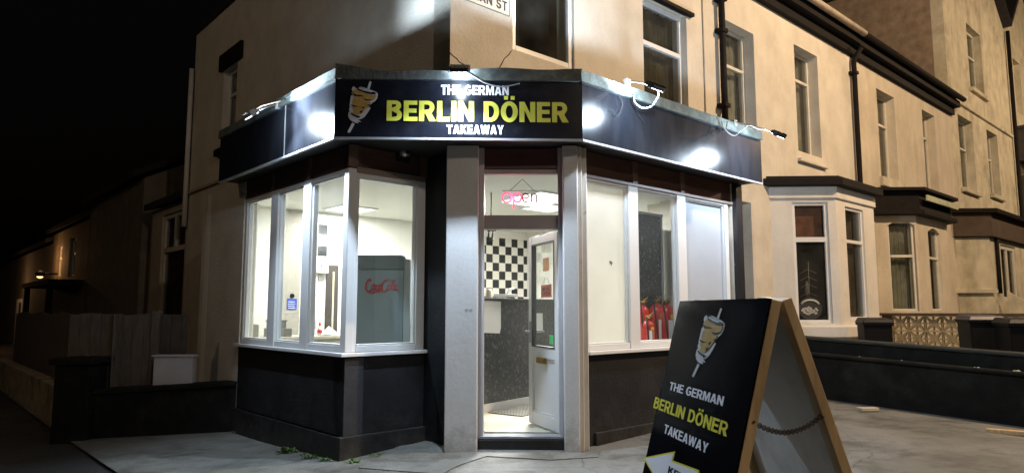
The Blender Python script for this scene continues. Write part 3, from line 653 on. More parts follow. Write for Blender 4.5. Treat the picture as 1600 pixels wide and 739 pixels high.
# --- chamfered entrance
def chx(px, py, Y): return atY(px, py, Y)
YP = 6.5
xl0, xl1 = atY(695.5, 500, YP).x, atY(746.5, 500, YP).x
xr0, xr1 = atY(881, 500, YP).x, atY(905, 500, YP).x
XC = Fr((0, 0, 0), (1, 0, 0))
def cbx(m, x0, x1, y0, y1, z0, z1, mi=0): m.hexa([V((x0,y0,z0)),V((x1,y0,z0)),V((x1,y1,z0)),V((x0,y1,z0)),V((x0,y0,z1)),V((x1,y0,z1)),V((x1,y1,z1)),V((x0,y1,z1))], mi)
m = MB(); cbx(m, xl0, xl1, YP, 6.8, -.1, ZF0+.01); obj('entrance_pier', m, PIER, cb, bevel=.012)
m = MB(); cbx(m, xr0, xr1, YP, 6.8, -.1, ZF0+.01); obj('entrance_pier', m, PIER, cb, bevel=.012)
m = MB(); x2 = atY(918, 500, 6.66).x
cbx(m, xr1+.002, xr1+.045, 6.545, 6.8, -.1, ZF0+.01); cbx(m, xr1+.047, x2, 6.60, 6.8, -.1, ZF0+.01); obj('corner_trim', m, mat('chipped_cream_paint', (.60, .57, .52), .5, var=.08, col2=(.25, .14, .07), c2scale=4, c2lo=.66, c2hi=.74), cb, bevel=.008)
# door frame
YD = 6.66
x0, x1 = xl1, xr0
xi0, xi1 = atY(756, 500, YD).x, atY(874, 500, YD).x
ztr_t = atY(757, 272, YD).z; ztr_b = atY(757, 336, YD).z; zd_t = atY(757, 358, YD).z; 
m = MB(); cbx(m, x0+.001, xi0, YD, YD+.1, ZFL, ztr_t+.05); cbx(m, xi1, x1-.001, YD, YD+.1, ZFL, ztr_t+.05)
obj('door_jamb', m, UPVC, cb, bevel=.006)
m = MB(); cbx(m, xi0, xi1, YD+.004, YD+.09, zd_t, ztr_b); cbx(m, xi0, xi1, YD+.004, YD+.09, ztr_t, ztr_t+.05); obj('door_head', m, mat('mauve_timber', (.45, .40, .40), .45, var=.08), cb, bevel=.006)
m = MB(); cbx(m, x0+.001, x1-.001, YD-.02, YD+.1, ztr_t+.05, ZF0+.01); cbx(m, x0+.001, x0+.05, YD-.05, YD-.02, ZFL, ZF0+.01, 1); cbx(m, x1-.04, x1-.001, YD-.05, YD-.02, ZFL, ZF0+.01, 1)
obj('door_overpanel', m, [mat('maroon_brown_panel', (.10, .045, .045), .5, var=.2, scale=3, stretch=(1, 1, 6)), mat('frame_outer_white', (.55, .53, .55), .45, var=.05)], cb, bevel=.004)
g = MB(); cbx(g, xi0+.004, xi1-.004, YD+.04, YD+.046, ztr_b+.004, ztr_t-.004); tr_pane = obj('transom_pane', g, GLASS, cb)
m = MB(); cbx(m, x0+.002, x1-.002, YD-.09, YD+.1, -.05, ZFL-.018); obj('doorstep', m, BLACKW, cb, bevel=.006)
m = MB(); cbx(m, x0+.002, x1-.002, YD-.07, YD+.08, ZFL-.015, ZFL+.012); obj('threshold', m, ALU, cb, bevel=.005)
# small stencilled mark on the pier
text('pier_mark', 'STAR', Fr((0, YP, 0), (1, 0, 0)), atY(727, 485, YP).x, atY(738, 485, YP).x, atY(730, 486, YP).z, atY(730, 482.5, YP).z, .001, mat('faded_print', (.30, .28, .22), .7), cb, bold=0, depth=.001)
# --- open door leaf
hb = V((xi1-.01, YD+.05, 0)); lt = atY(826, 500, 7.39); le = V((lt.x, lt.y, 0))
DF = Fr(le, hb-le); dw = (hb-le).length; print('door w', dw)
zb, zt_ = ZFL+.015, zd_t-.01
if True:
    m = MB(); st = .085; gz0 = vtop(DF, 850, 543); 
    cA, cBk = -.05, 0.0
    m.box(DF, 0, st, zb, zt_, cA, cBk); m.box(DF, dw-st, dw, zb, zt_, cA, cBk)
    m.box(DF, st, dw-st, zt_-st, zt_, cA, cBk-.002); m.box(DF, st, dw-st, gz0-st*1.3, gz0, cA, cBk-.002); m.box(DF, st, dw-st, zb, zb+st*1.5, cA, cBk-.002)
    m.box(DF, st, dw-st, zb+st*1.5, gz0-st*1.3, cA+.01, cBk-.022)
    for (p, q, r_, t) in ((st, st+.02, zb+st*1.5, gz0-st*1.3), (dw-st-.02, dw-st, zb+st*1.5, gz0-st*1.3), (st+.02, dw-st-.02, zb+st*1.5, zb+st*1.5+.02), (st+.02, dw-st-.02, gz0-st*1.3-.02, gz0-st*1.3)): m.box(DF, p, q, r_, t, -.022, -.010)
    door = obj('door', m, UPVC, cb, bevel=.005)
    m = MB()
    for (p, q, r_, t) in ((st, st+.012, gz0, zt_-st), (dw-st-.012, dw-st, gz0, zt_-st), (st+.012, dw-st-.012, gz0, gz0+.012), (st+.012, dw-st-.012, zt_-st-.012, zt_-st)): m.box(DF, p, q, r_, t, -.05, .004)
    obj('glazing_bead', m, mat('dark_seal', (.06, .06, .06), .5), door)
    g = MB(); g.box(DF, st+.005, dw-st-.005, gz0+.005, zt_-st-.005, -.03, -.024); obj('pane', g, GLASS, door)
    m = MB(); a, b = DF.hit(846, 563); m.box(DF, a-.11, a+.11, b-.03, b+.03, -.012, .012); m.box(DF, a-.09, a+.09, b-.018, b+.014, .012, .02); obj('letterbox', m, BRASS, door, bevel=.005)
    m = MB(); a = .043; hz = 1.08; m.box(DF, a-.018, a+.018, hz-.12, hz+.1, 0, .012); m.tube([DF.p(a, hz, 0), DF.p(a, hz, .05), DF.p(a+.11, hz, .055)], .011, 8)
    m.box(DF, a-.018, a+.018, hz-.12, hz+.1, -.062, -.05); m.tube([DF.p(a, hz, -.05), DF.p(a, hz, -.1), DF.p(a+.11, hz, -.105)], .011, 8)
    obj('handle', m, WHCAB, door)

# ================================================================== FASCIA SIGNS
def fascia(F, a0, a1, label, m_, seams=()):
    m = MB(); m.box(F, a0, a1, ZF0, ZF1, -.048, 0)
    o = obj('fascia_sign', m, m_); tag(o, label, 'sign', 'fascia signs round the corner shop')
    t = MB(); t.box(F, a0, a1, ZF0-.012, ZF0+.008, -.03, .008); t.box(F, a0, a1, ZF1-.010, ZF1+.006, -.03, .008)
    for x in seams: t.box(F, x-.006, x+.006, ZF0+.01, ZF1-.01, 0, .005)
    obj('trim', t, ALU, o); return o
def yl(F, px, py): return F.hit(px, py)
s1 = FL.hit(446, 190)[0]
fasL = fascia(FL, -fl_len, -.004, 'blank glossy black sign panel on the left side of the corner', SIGNS, [s1])
fasF = fascia(FF, .002, fw-.002, 'black front sign reading THE GERMAN BERLIN DÖNER TAKEAWAY over the door', SIGNB)
fasR = fascia(FRt, .004, fr_len, 'blank hazy black sign panel on the right side above the frosted windows', SIGNS)
def trect(F, x0, x1, yt, yb):
    xm = (x0+x1)/2
    return F.hit(x0, yb)[0], F.hit(x1, yb)[0], F.hit(xm, yb)[1], F.hit(xm, yt)[1]
text('lettering', 'THE GERMAN', FF, *trect(FF, 689, 795, 134, 149), .002, WHT, fasF, bold=.045)
r_ = trect(FF, 604, 888, 159, 190.5)
text('lettering', 'BERLIN DÖNER', FF, *r_, .002, YEL, fasF, bold=.05, upto=.74)
text('lettering', 'TAKEAWAY', FF, *trect(FF, 698, 787, 196, 210), .002, WHT, fasF, bold=.045)
def kebab(F, fn, parent, c=.002):
    """doner spit drawn on a flat sign; fn maps drawing units (0..60 across, 0..115 down) to plane coordinates"""
    def poly(name, P, m_, h):
        m = MB(); m.prism(F, [fn(x, y) for x, y in P], c, c+h); obj(name, m, m_, parent)
    m = MB()
    for P in ([(26.5,24),(30.5,25.5),(35.5,2.5),(34.5,1),(32.5,1)], [(7,77),(11,79),(4,94.5),(1.5,95.5),(0,93.5)]): m.prism(F, [fn(x,y) for x, y in P], c, c+.002)
    for P in ([(12,14),(8,10.5),(5.5,13),(5,17),(7,21),(4.5,22.5),(8,27),(4,27.5),(3,36),(2,48),(3.5,49),(2,50),(1.5,54),(3.5,56),(1,58),(.5,65),(3,71),(7,74.5),(12,77),(17,78),(15,75),(21,75.5),(16,71),(21,70),(26,66),(31,58),(35,50),(33,48),(28,52),(37,41),(42,37),(45,32),(46,24),(44,21),(38,18),(28,14),(18,11)],):
        m.prism(F, [fn(x,y) for x, y in P], c, c+.002)
    obj('print_outline', m, LGREY, parent)
    m = MB()
    for P in ([(10,17),(12,15.5),(20,21),(32,25.5),(43,26),(43,30),(40,34.5),(35,35.5),(24,33),(30,38),(36,39),(34,42),(36,43),(30,49),(25,56),(22,60),(17,62),(11,61),(7,59),(9,55),(6,50),(9,47),(6.5,42),(8,32),(11,31),(6,26),(10,25),(7,20)],):
        m.prism(F, [fn(x,y) for x, y in P], c+.002, c+.004)
    obj('print_meat', m, GOLD, parent)
    m = MB()
    for P in ([(12,12),(16,11),(26,16),(38,20),(43,22),(42,25),(34,24.5),(24,21.5),(15,17.5)], [(6,22),(12,26),(20,27),(26,29),(18,29),(10,28.5)], [(24,33),(32,35),(40,34),(34,37),(28,36.5)], [(5,44),(10,46),(17,47.5),(10,48.5),(6,47)], [(5,59),(10,62),(20,66),(17,68.5),(8,64),(4,60)], [(30,44),(36,43),(32,46)], [(22,49),(26,47),(24,52)], [(18,56),(24,55),(20,60)]):
        m.prism(F, [fn(x,y) for x, y in P], c+.004, c+.0055)
    obj('print_shading', m, BLK, parent)
    m = MB(); m.prism(F, [fn(x,y) for x, y in [(16,12.6),(26,16.2),(38,20),(36,21.6),(24,18.6),(16,15)]], c+.0055, c+.007); obj('print_cap', m, LGREY, parent)
lx0, lb = FF.hit(543, 208); lx1, ltp = FF.hit(592, 127)
kebab(FF, lambda x, y: (lx0 + (lx1-lx0)*x/47.0, ltp + (lb-ltp)*y/95.5), fasF)

# street name plate
m = MB(); a0, b0_ = UR.hit(700, 0)[0], 0
sa1, sb = UR.hit(795, 27); sa0 = sa1 - 1.05
sg = MB(); sg.box(UR, sa0, sa1, sb, sb+.2, 0, .015)
sp_ = obj('street_sign', sg, mat('cream_enamel', (.56, .52, .43), .5, var=.08)); tag(sp_, 'cream street name plate reading BUCHANAN ST high on the wall', 'street sign')
sp_ = sp_
t = MB(); e = .004
for q in ((sa0, sa1, sb, sb+e), (sa0, sa1, sb+.2-e, sb+.2), (sa0, sa0+e, sb+e, sb+.2-e), (sa1-e, sa1, sb+e, sb+.2-e)): t.box(UR, *q, .015, .019)
obj('border', t, BLK, sp_)
text('lettering', 'BUCHANAN ST', UR, sa0+.05, sa1-.04, sb+.045, sb+.155, .015, mat('faded_black_letter', (.05, .045, .04), .7), sp_, bold=.02, upto=None)

# ================================================================== FLOODLIGHTS
def floodlight(label, F, hp, d, base_px, aim_c, cable=(), power=P_FLOOD, pale=False, headw=.17, drop=.12, spot=None):
    """hp: pixel of head; d: distance in front of the sign plane; base_px: where the arm leaves the flashing"""
    a, b = F.hit(hp[0], hp[1], d); head = F.p(a, b, d); t = thing('floodlight', label, 'floodlight', head, 'floodlights over the fascia signs')
    m = MB(); HF = Fr(head, F.u, (F.v*.6 - F.n*.8))          # lamp looks down and back at the sign
    m.box(HF, -headw/2, headw/2, -.055, .055, .0, .035); 
    for k in range(5): m.box(HF, -headw/2+.01+k*(headw-.02)/5, -headw/2+.016+k*(headw-.02)/5, -.04, .04, .03, .045)
    m.box(HF, -headw/2-.012, -headw/2-.004, -.05, .012, -.01, .05); m.box(HF, headw/2+.004, headw/2+.012, -.05, .012, -.01, .05)
    obj('lamp_head', m, BLKPL if not pale else WHCAB, t, bevel=.004)
    m = MB(); m.box(HF, -headw/2+.008, headw/2-.008, -.037, .037, -.004, -.0005); obj('lens', m, mat('led_lens', (.9, .9, .9), .3, emis=COOL, estr=25), t)
    if base_px:
        bp = F.p(*F.hit(*base_px, .03), .03); mid = (bp+head)/2 + V((0, 0, .03))
        m = MB(); m.tube(smooth([bp - F.n*.1, bp + V((0,0,.02)), mid, head + V((0, 0, .02))], 5), .008, 8); m.box(Fr(bp, F.u), -.03, .03, -.02, .05, -.04, .0)
        obj('arm', m, WHCAB if pale else mat('grey_arm', (.25, .24, .22), .4, .5), t)
    for pts, r, mm, dd in cable:
        P = [F.p(*F.hit(x, y, dd if not isinstance(dd, (list, tuple)) else dd[i]), dd if not isinstance(dd, (list, tuple)) else dd[i]) for i, (x, y) in enumerate(pts)]
        m = MB(); m.tube(smooth(P, 6), r, 7); obj('cable', m, mm, t)
    lp_ = head - V((0, 0, drop)) - F.n*.05
    if spot is None: light('floodlight_beam', lp_, power, COOL, 'POINT', .03, None, t)
    for (pw_, dv, ang, bl_) in spot or (): 
        if ang is None: light('floodlight_beam', lp_, pw_, COOL, 'POINT', .03, None, t)
        else: light('floodlight_beam', lp_, pw_, COOL, 'SPOT', .03, dv, t, spot=ang, blend=bl_)
    return t
floodlight('dark floodlight at the middle of the front sign', FF, (718, 110), .24, (716, 119), 0, [([(722, 111), (740, 120), (760, 131), (785, 136), (812, 131)], .006, mat('grey_cable', (.3, .33, .35), .5), .05)], drop=.09, spot=[(P_FLOOD*.10, None, None, 0), (P_FLOOD*.55, (.0, .5, .86), 88, .8), (P_FLOOD*2.6, (0, -.55, -.83), 165, .7)])
floodlight('brown wrapped floodlight on the arm above the right sign, nearer the corner', FRt, (1022, 138), .42, (982, 131), 0, [([(990, 149), (992, 160), (1003, 169), (1018, 166), (1028, 152), (1029, 144)], .007, WHCAB, [.05, .08, .14, .22, .32, .42]), ([(968, 150), (973, 165), (965, 181), (956, 172)], .0035, BLKPL, .03), ([(988, 150), (995, 175), (1006, 192)], .003, BLKPL, .02)], spot=[(P_FLOOD*.75, None, None, 0), (P_FLOOD*2.6, tuple(-nR*.5 + V((0, 0, .86))), 84, .8)])
floodlight('small dark floodlight sticking out past the far end of the right sign', FRt, (1215, 212), .5, (1150, 194), 0, [([(1128, 192), (1134, 204), (1146, 212), (1158, 205), (1170, 196), (1183, 201), (1198, 203)], .006, WHCAB, [.05, .08, .12, .2, .28, .34, .42]), ([(1128, 190), (1129, 203), (1133, 206), (1137, 190)], .003, BLKPL, .03)], spot=[(P_FLOOD*.9, None, None, 0)])
floodlight('pale floodlight on a long arm over the left sign', FL, (394, 181), .42, (432, 167), 0, [([(440, 158), (420, 163), (405, 168), (398, 176)], .006, mat('rusty_rod', (.35, .25, .18), .5), [.08, .2, .3, .4]), ([(520, 118), (480, 136), (440, 158)], .005, WHCAB, .02)], pale=True, drop=-.06, spot=[(P_FLOOD*1.0, tuple(-dL*.85 - nL*.42 + V((0, 0, .08))), 150, .45), (P_FLOOD*3.8, tuple(-dL*.60 - nL*.60 + V((0, 0, .52))), 84, .9), (P_FLOOD*.25, None, None, 0), (P_FLOOD*2.0, tuple(-dL*.35 - nL*.12 + V((0, 0, -.93))), 120, .5)])

# security camera over the bay window
a, b = BF.hit(630, 240); t = thing('security_camera', 'round silver security camera on a black plate above the bay window', 'camera', BF.p(a, b))
m = MB(); m.box(BF, a-.075, a+.075, b-.09, b+.09, -.02, .015); obj('back_plate', m, BLKPL, t, bevel=.01)
m = MB(); m.lathe(BF.p(a, b+.01, .01), [(.055, 0), (.06, .02), (.056, .05), (.035, .07)], 20, axis=BF.n); obj('housing', m, STEEL, t)
m = MB(); m.lathe(BF.p(a, b+.01, .07), [(.034, 0), (.03, .02), (.01, .03)], 16, axis=BF.n); obj('lens', m, BLKPL, t)

# ================================================================== INTERIOR
# tiles: chequered pattern on back wall
def tilewall(name, F, a0, a1, b0, b1, size, label=None):
    m = MB(); m.box(F, a0, a1, b0, b1, .0, .012)
    mt = bpy.data.materials.new('chequered_tiles'); mt.use_nodes = True; N = mt.node_tree.nodes; L = mt.node_tree.links
    B = N['Principled BSDF']; B.inputs['Roughness'].default_value = .18
    uv = N.new('ShaderNodeUVMap'); ck = N.new('ShaderNodeTexChecker'); ck.inputs['Scale'].default_value = 1; L.new(uv.outputs[0], ck.inputs[0])
    br = N.new('ShaderNodeTexBrick'); br.offset = 0; br.inputs['Scale'].default_value = 1; br.inputs['Brick Width'].default_value = 1; br.inputs['Row Height'].default_value = 1; br.inputs['Mortar Size'].default_value = .02
    L.new(uv.outputs[0], br.inputs[0])
    ck.inputs['Color1'].default_value = (.012, .012, .015, 1); ck.inputs['Color2'].default_value = (.78, .77, .68, 1)
    mx = N.new('ShaderNodeMix'); mx.data_type = 'RGBA'; L.new(br.outputs['Fac'], mx.inputs['Factor']); L.new(ck.outputs['Color'], mx.inputs['A']); mx.inputs['B'].default_value = (.45, .44, .4, 1); L.new(mx.outputs['Result'], B.inputs['Base Color'])
    bm = m.bm; uvl = bm.loops.layers.uv.new('UVMap')
    for f in bm.faces:
        for l in f.loops:
            q = l.vert.co - F.o; l[uvl].uv = ((q.dot(F.u)-a0)/size + .001, (q.dot(F.v)-b1)/size + 50.001)
    return obj(name, m, mt, cb)
BWo = BW
ta0 = BW.hit(751, 420)[0]; ta1 = BW.hit(823, 420)[0]; tz1 = BW.hit(770, 371)[1]
tilewall('tiled_wall', BW, ta0-.5, ta1+.0, ZFL+1.0, tz1, .155)
tb = BW.hit(485, 350); tc_ = BW.hit(512, 350)[0]; tt = BW.hit(495, 333)[1]; tbb = BW.hit(495, 405)[1]
tilewall('tiled_strip', BW, tc_-.326, tc_, tbb, tt, .163)
# projecting wall piece right of the tiles
a2 = BW.hit(824, 420)[0]
m = MB(); m.box(BW, a2, a2+1.2, ZFL, ZCEIL, 0, .35); obj('chimney_breast', m, ROOMW, cb)
# dark doorway/strip behind left windows (black frame opening)
a, b = BW.hit(510, 412); a1_ = BW.hit(528, 412)[0]; m = MB(); m.box(BW, a, a1_, ZFL, b-.02, .0, .03); m.box(BW, a+.12, a1_-.1, ZFL+.0, b-.12, .03, .04, 1)
obj('inner_doorway', m, [mat('dark_brown_door', (.05, .04, .035), .5), mat('hall_beyond', (.55, .50, .38), .6)], cb)
# ceiling light panels
def cpanel(px, py, label, w=.6, power=P_ROOM):
    p = atZ(px, py, ZCEIL); t = thing('ceiling_light', label, 'ceiling light', (p.x, p.y, ZCEIL-.02), 'square ceiling light panels in the shop')
    F = Fr((p.x, p.y, ZCEIL), dR, -nR)      # u, v in the ceiling; n points down
    F = Fr((p.x, p.y, ZCEIL), dR, nR) if Fr((0,0,0), dR, nR).n.z < 0 else F
    m = MB(); h = w/2; f = .02
    for q in ((-h, -h+f, -h, h), (h-f, h, -h, h), (-h+f, h-f, -h, -h+f), (-h+f, h-f, h-f, h)): m.box(F, *q, .001, .022)
    obj('frame', m, UPVC, t)
    m = MB(); m.box(F, -h+f, h-f, -h+f, h-f, .003, .015); obj('diffuser', m, mat('led_panel', (.9, .9, .9), .5, emis=(1, 1, .97), estr=2.2), t)
    l = light('panel_light', (p.x, p.y, ZCEIL-.03), power, ROOMC, 'AREA', w*.85, (0, 0, -1), t); return t
cpanel(547, 326, 'lit square ceiling panel seen through the left bay windows')
cpanel(846, 306, 'lit square ceiling panel seen behind the neon sign, nearest the glass')
cpanel(856, 324, 'lit square ceiling panel seen below the neon sign, further inside', power=P_ROOM*.8)
pp = SR.p(1.4, 0, -2.2); light_px = None
cp = thing('ceiling_light', 'lit square ceiling panel over the dark speckled partition', 'ceiling light', (pp.x, pp.y, ZCEIL-.02), 'square ceiling light panels in the shop')
F_ = Fr((pp.x, pp.y, ZCEIL), dR, nR); 
m = MB(); m.box(F_, -.3, .3, -.3, .3, .002, .018) if F_.n.z < 0 else m.box(F_, -.3, .3, -.3, .3, -.018, -.002); obj('diffuser', m, MATS['led_panel'], cp); light('panel_light', (pp.x, pp.y, ZCEIL-.04), P_ROOM*1.1, ROOMC, 'AREA', .5, (0, 0, -1), cp)

# serving counter
c0 = atZ(752, 646, ZFL); c1_ = atZ(828, 631.5, ZFL); CF = Fr((c0.x, c0.y, 0), (c1_.x-c0.x, c1_.y-c0.y, 0))
zc = CF.hit(790, 466)[1]; print('counter z', zc, c0, c1_)
t = thing('serving_counter', 'tall black speckled serving counter facing the open door', 'counter', CF.p(.8, ZFL))
m = MB(); m.box(CF, -.35, 2.1, ZFL+.1, zc-.03, -.5, 0); obj('front_panel', m, GRANITE, t)
m = MB(); m.box(CF, -.38, 2.12, zc-.03, zc, -.52, .03); obj('worktop', m, mat('dark_worktop', (.03, .03, .03), .3), t, bevel=.005)
m = MB(); m.box(CF, -.35, 2.1, ZFL, ZFL+.1, -.5, .012); obj('skirting', m, UPVC, t)
m = MB(); a0, b0 = CF.hit(757, 521); a1, b1 = CF.hit(782, 471); pts = [(a0-.02, b0+.01), (a1-.02, b0-.005), (a1, b0+.06), (a1, b1), (a0-.02, b1+.01)]; m.prism(CF, pts, .003, .006); o = obj('paper_notice', m, PAPER); tag(o, 'white paper sheet taped to the black counter front by the door jamb', 'notice')
m = MB(); ca, cbb = CF.hit(836, 505); m.box(CF, ca-.08, ca+.17, cbb-.12, cbb+.13, .003, .006); o = obj('paper_notice', m, PAPER); tag(o, 'white paper sheet on the counter seen through the door glass', 'notice')
# things on the counter
a, _ = CF.hit(810, 460); t = thing('till_tray', 'grey steel tray with a small spout on the serving counter', 'tray', CF.p(a, zc, -.2))
m = MB(); m.box(CF, a-.12, a+.12, zc+.02, zc+.06, -.3, -.1); m.box(CF, a-.1, a-.08, zc, zc+.02, -.28, -.12); m.box(CF, a+.08, a+.1, zc, zc+.02, -.28, -.12); obj('tray', m, STEEL, t, bevel=.004)
m = MB(); m.tube([CF.p(a+.05, zc+.06, -.2), CF.p(a+.05, zc+.12, -.2), CF.p(a+.14, zc+.13, -.16)], .012, 8); obj('spout', m, STEEL, t)
a, _ = CF.hit(779, 460); t = MB(); t.lathe(CF.p(a, zc, -.15), [(.04, 0), (.042, .03), (.04, .1), (.03, .115)], 16); o = obj('paper_cup', t, mat('cream_cup', (.7, .64, .5), .6)); tag(o, 'small cream tub standing on the serving counter', 'tub')
# black bracket hung near ceiling
p = atZ(771, 366, 2.45); q = atY(771, 366, 8.6); t = thing('menu_bracket', 'small black bracket hanging from the ceiling inside the doorway', 'bracket', (q.x, q.y, q.z))
BRF = Fr((q.x, q.y, q.z), (1, .15, 0)); m = MB(); 
for s_ in (-.05, .0): m.tube([BRF.p(s_, .05), BRF.p(s_-.02, -.07)], .012, 6)
m.tube([BRF.p(-.08, .05), BRF.p(.03, .05)], .012, 6); m.tube([BRF.p(-.09, -.07), BRF.p(0, -.07)], .012, 6); m.tube([BRF.p(-.03, .05), BRF.p(-.03, ZCEIL-q.z)], .008, 6); obj('rail', m, BLKPL, t)
# doormat
mp = [atZ(762, 656, ZFL), atZ(826, 640, ZFL), atZ(872, 668, ZFL), atZ(824, 665, ZFL)]
m = MB(); e0 = CF.p(.02, 0, .05); m.slab([CF.p(.08, 0, .03), CF.p(.95, 0, .03), CF.p(.95, 0, .52), CF.p(.08, 0, .52)], ZFL+.001, ZFL+.012)
mm = mat('ribbed_doormat', (.10, .095, .085), .95, var=.3, scale=30)
wv = mm.node_tree.nodes.new('ShaderNodeTexWave'); wv.inputs['Scale'].default_value = 18; tcn = mm.node_tree.nodes.new('ShaderNodeTexCoord'); mm.node_tree.links.new(tcn.outputs['Object'], wv.inputs[0])
cr = mm.node_tree.nodes.new('ShaderNodeValToRGB'); cr.color_ramp.elements[0].color = (.05, .048, .04, 1); cr.color_ramp.elements[1].color = (.25, .24, .2, 1); mm.node_tree.links.new(wv.outputs['Fac'], cr.inputs[0]); mm.node_tree.links.new(cr.outputs[0], mm.node_tree.nodes['Principled BSDF'].inputs['Base Color'])
o = obj('doormat', m, mm); tag(o, 'ribbed grey doormat on the cream floor inside the door', 'doormat')
# drinks cooler
cq = atY(558, 500, 7.75); CQ = Fr((cq.x, cq.y, 0), (1, .05, 0)); cw = CQ.hit(634, 500)[0]; zt = CQ.hit(600, 398)[1]; print('cooler', cw, zt)
t = thing('drinks_cooler', 'tall grey drinks cooler with red script lettering behind the bay window', 'drinks cooler', CQ.p(cw/2, ZFL))
COOLM = mat('cooler_grey_glass', (.24, .31, .33), .25, var=.06, scale=2, spec=.6); COOLD = mat('cooler_dark_frame', (.17, .21, .22), .4, var=.1)
m = MB()
rr = .06; prof = [(0-.03, ZFL), (cw+.0, ZFL), (cw+.0, zt-rr), (cw-rr*.3, zt-rr*.3), (cw-rr, zt), (-.03, zt)]
m.prism(CQ, prof, -.55, -.03); obj('body', m, mat('cooler_body', (.34, .36, .35), .35, var=.05), t, bevel=.01)
m = MB(); m.prism(CQ, [(-.03, ZFL+.1), (cw-.03, ZFL+.1), (cw-.03, zt-.17), (-.03, zt-.17)], -.03, .0); obj('cooler_door', m, COOLM, t, bevel=.01)
m = MB(); m.prism(CQ, [(-.03, zt-.16), (cw-.03, zt-.16), (cw-.03, zt-.03), (cw-.06, zt-.01), (-.03, zt-.01)], -.03, -.002); obj('header_panel', m, COOLD, t, bevel=.006)
m = MB(); m.box(CQ, cw-.028, cw+.05, ZFL+.05, zt-.05, -.5, .012); obj('edge_trim', m, mat('cooler_edge', (.40, .43, .42), .35, var=.06), t, bevel=.012)
# red script on the cooler: hand-drawn strokes
x0_, zb_ = CQ.hit(571, 457); x1_, zt2 = CQ.hit(623, 436)
def cc(x, y): return CQ.p(x0_ + (x1_-x0_)*x/100, zb_ + (zt2-zb_)*y/40, .004)
m = MB()
for st_, w in (([(17,37),(10,38),(3,28),(1,14),(6,4),(14,5),(22,10)], .011), ([(8,32),(14,35),(17,31)], .006),
    ([(24,24),(20,18),(21,9),(26,8),(29,15),(27,23),(23,23)], .009), ([(38,22),(33,20),(31,12),(34,7),(39,10)], .009), ([(48,22),(43,22),(40,13),(43,7),(48,14),(49,22),(48,8),(53,9)], .009),
    ([(6,3),(20,-2),(34,3),(48,1)], .008),
    ([(66,36),(58,34),(52,24),(51,11),(55,3),(62,5),(67,12)], .011), ([(56,30),(64,39),(78,34),(92,38)], .006),
    ([(72,23),(67,18),(68,9),(73,8),(76,15),(74,22),(70,22)], .009), ([(78,9),(82,22),(86,32),(82,34),(80,20),(82,8),(85,9)], .007), ([(96,22),(90,22),(87,13),(90,7),(95,14),(97,22),(95,8),(100,9)], .009)):
    m.tube(smooth([cc(*q) for q in st_], 6), w, 6)
obj('lettering', m, mat('script_red', (.45, .04, .05), .5), t)
# left interior: work benches, notice, fuse box, bottle, cloth
t0 = atY(470, 525, 8.6); WBF = Fr((atY(392, 530, 8.9).x, atY(392, 530, 8.9).y, 0), dR)
wb0 = WBF.hit(428, 520)[0]; zw = WBF.hit(450, 526)[1]; wb1 = WBF.hit(535, 520)[0]; print('bench', zw)
t = thing('work_bench', 'pale worktop bench inside the left bay windows', 'bench', WBF.p(wb0, ZFL))
m = MB(); m.box(WBF, wb0-.6, wb1+.4, zw-.04, zw, -.55, 0); obj('worktop', m, mat('pale_worktop', (.6, .56, .47), .35), t, bevel=.005)
m = MB(); m.box(WBF, wb0-.55, wb1+.3, ZFL, zw-.04, -.5, -.05); obj('cabinet', m, mat('bench_grey', (.35, .34, .30), .4), t)
a, b = WBF.hit(431, 522); a1 = WBF.hit(452, 522)[0]
t = thing('food_bin', 'steel food container with lid on the bench behind the second pane', 'container', WBF.p(a, zw))
m = MB(); m.box(WBF, a, a1+.06, zw, zw+.11, -.4, -.05); m.box(WBF, a+.01, a1, zw+.11, zw+.2, -.35, -.1); obj('container', m, mat('mid_steel', (.22, .22, .20), .35, .5), t, bevel=.006)
m = MB(); m.box(WBF, a-.0, a1+.01, zw+.2, zw+.22, -.36, -.09); obj('lid', m, mat('dark_lid', (.14, .14, .13), .4), t, bevel=.004)
a, b = WBF.hit(386, 522); a1 = WBF.hit(411, 522)[0]
m = MB(); m.box(WBF, a, a1, zw, zw+.16, -.4, -.15); m.box(WBF, a+.01, a1-.01, zw+.16, zw+.165, -.39, -.16); o = obj('metal_box', m, mat('dull_metal', (.30, .29, .24), .4, .3)); tag(o, 'dull grey metal box on the bench behind the leftmost pane', 'box')
a, b = WBF.hit(510, 515); t = thing('sauce_bottle', 'red and white sauce bottle on the bench by the corner post', 'bottle', WBF.p(a, zw, -.2))
m = MB(); m.lathe(WBF.p(a, zw, -.2), [(.03, 0), (.032, .01), (.032, .1), (.018, .13)], 16); obj('bottle', m, PAPER, t)
m = MB(); m.lathe(WBF.p(a, zw+.13, -.2), [(.016, 0), (.016, .03), (.005, .06)], 12); m.lathe(WBF.p(a, zw+.03, -.2), [(.0335, 0), (.0335, .05)], 16); obj('cap', m, mat('sauce_red', (.5, .02, .02), .4), t)
a, b = WBF.hit(517, 520); m = MB(); bm = m.bm
ctr = bm.verts.new(WBF.p(a+.04, zw+.13, -.15)); ring = [bm.verts.new(WBF.p(a+.04+.13*math.cos(k*.7)*(1+.3*math.sin(k*2.3)), zw+.005+.02*(k % 2), -.15+.1*math.sin(k*.7))) for k in range(9)]
for k in range(9): bm.faces.new((ctr, ring[k], ring[(k+1) % 9]))
bm.faces.new(ring[::-1]); o = obj('crumpled_cloth', m, PAPER); tag(o, 'crumpled white paper heap on the bench beside the sauce bottle', 'paper')
a, b = BW.hit(456, 474); t = thing('wall_notice', 'small blue safety notice with white lines on the white wall', 'notice', BW.p(a, b))
m = MB(); m.box(BW, a-.075, a+.075, b-.09, b+.07, .001, .006); obj('sheet', m, mat('notice_blue', (.03, .08, .42), .5), t)
m = MB()
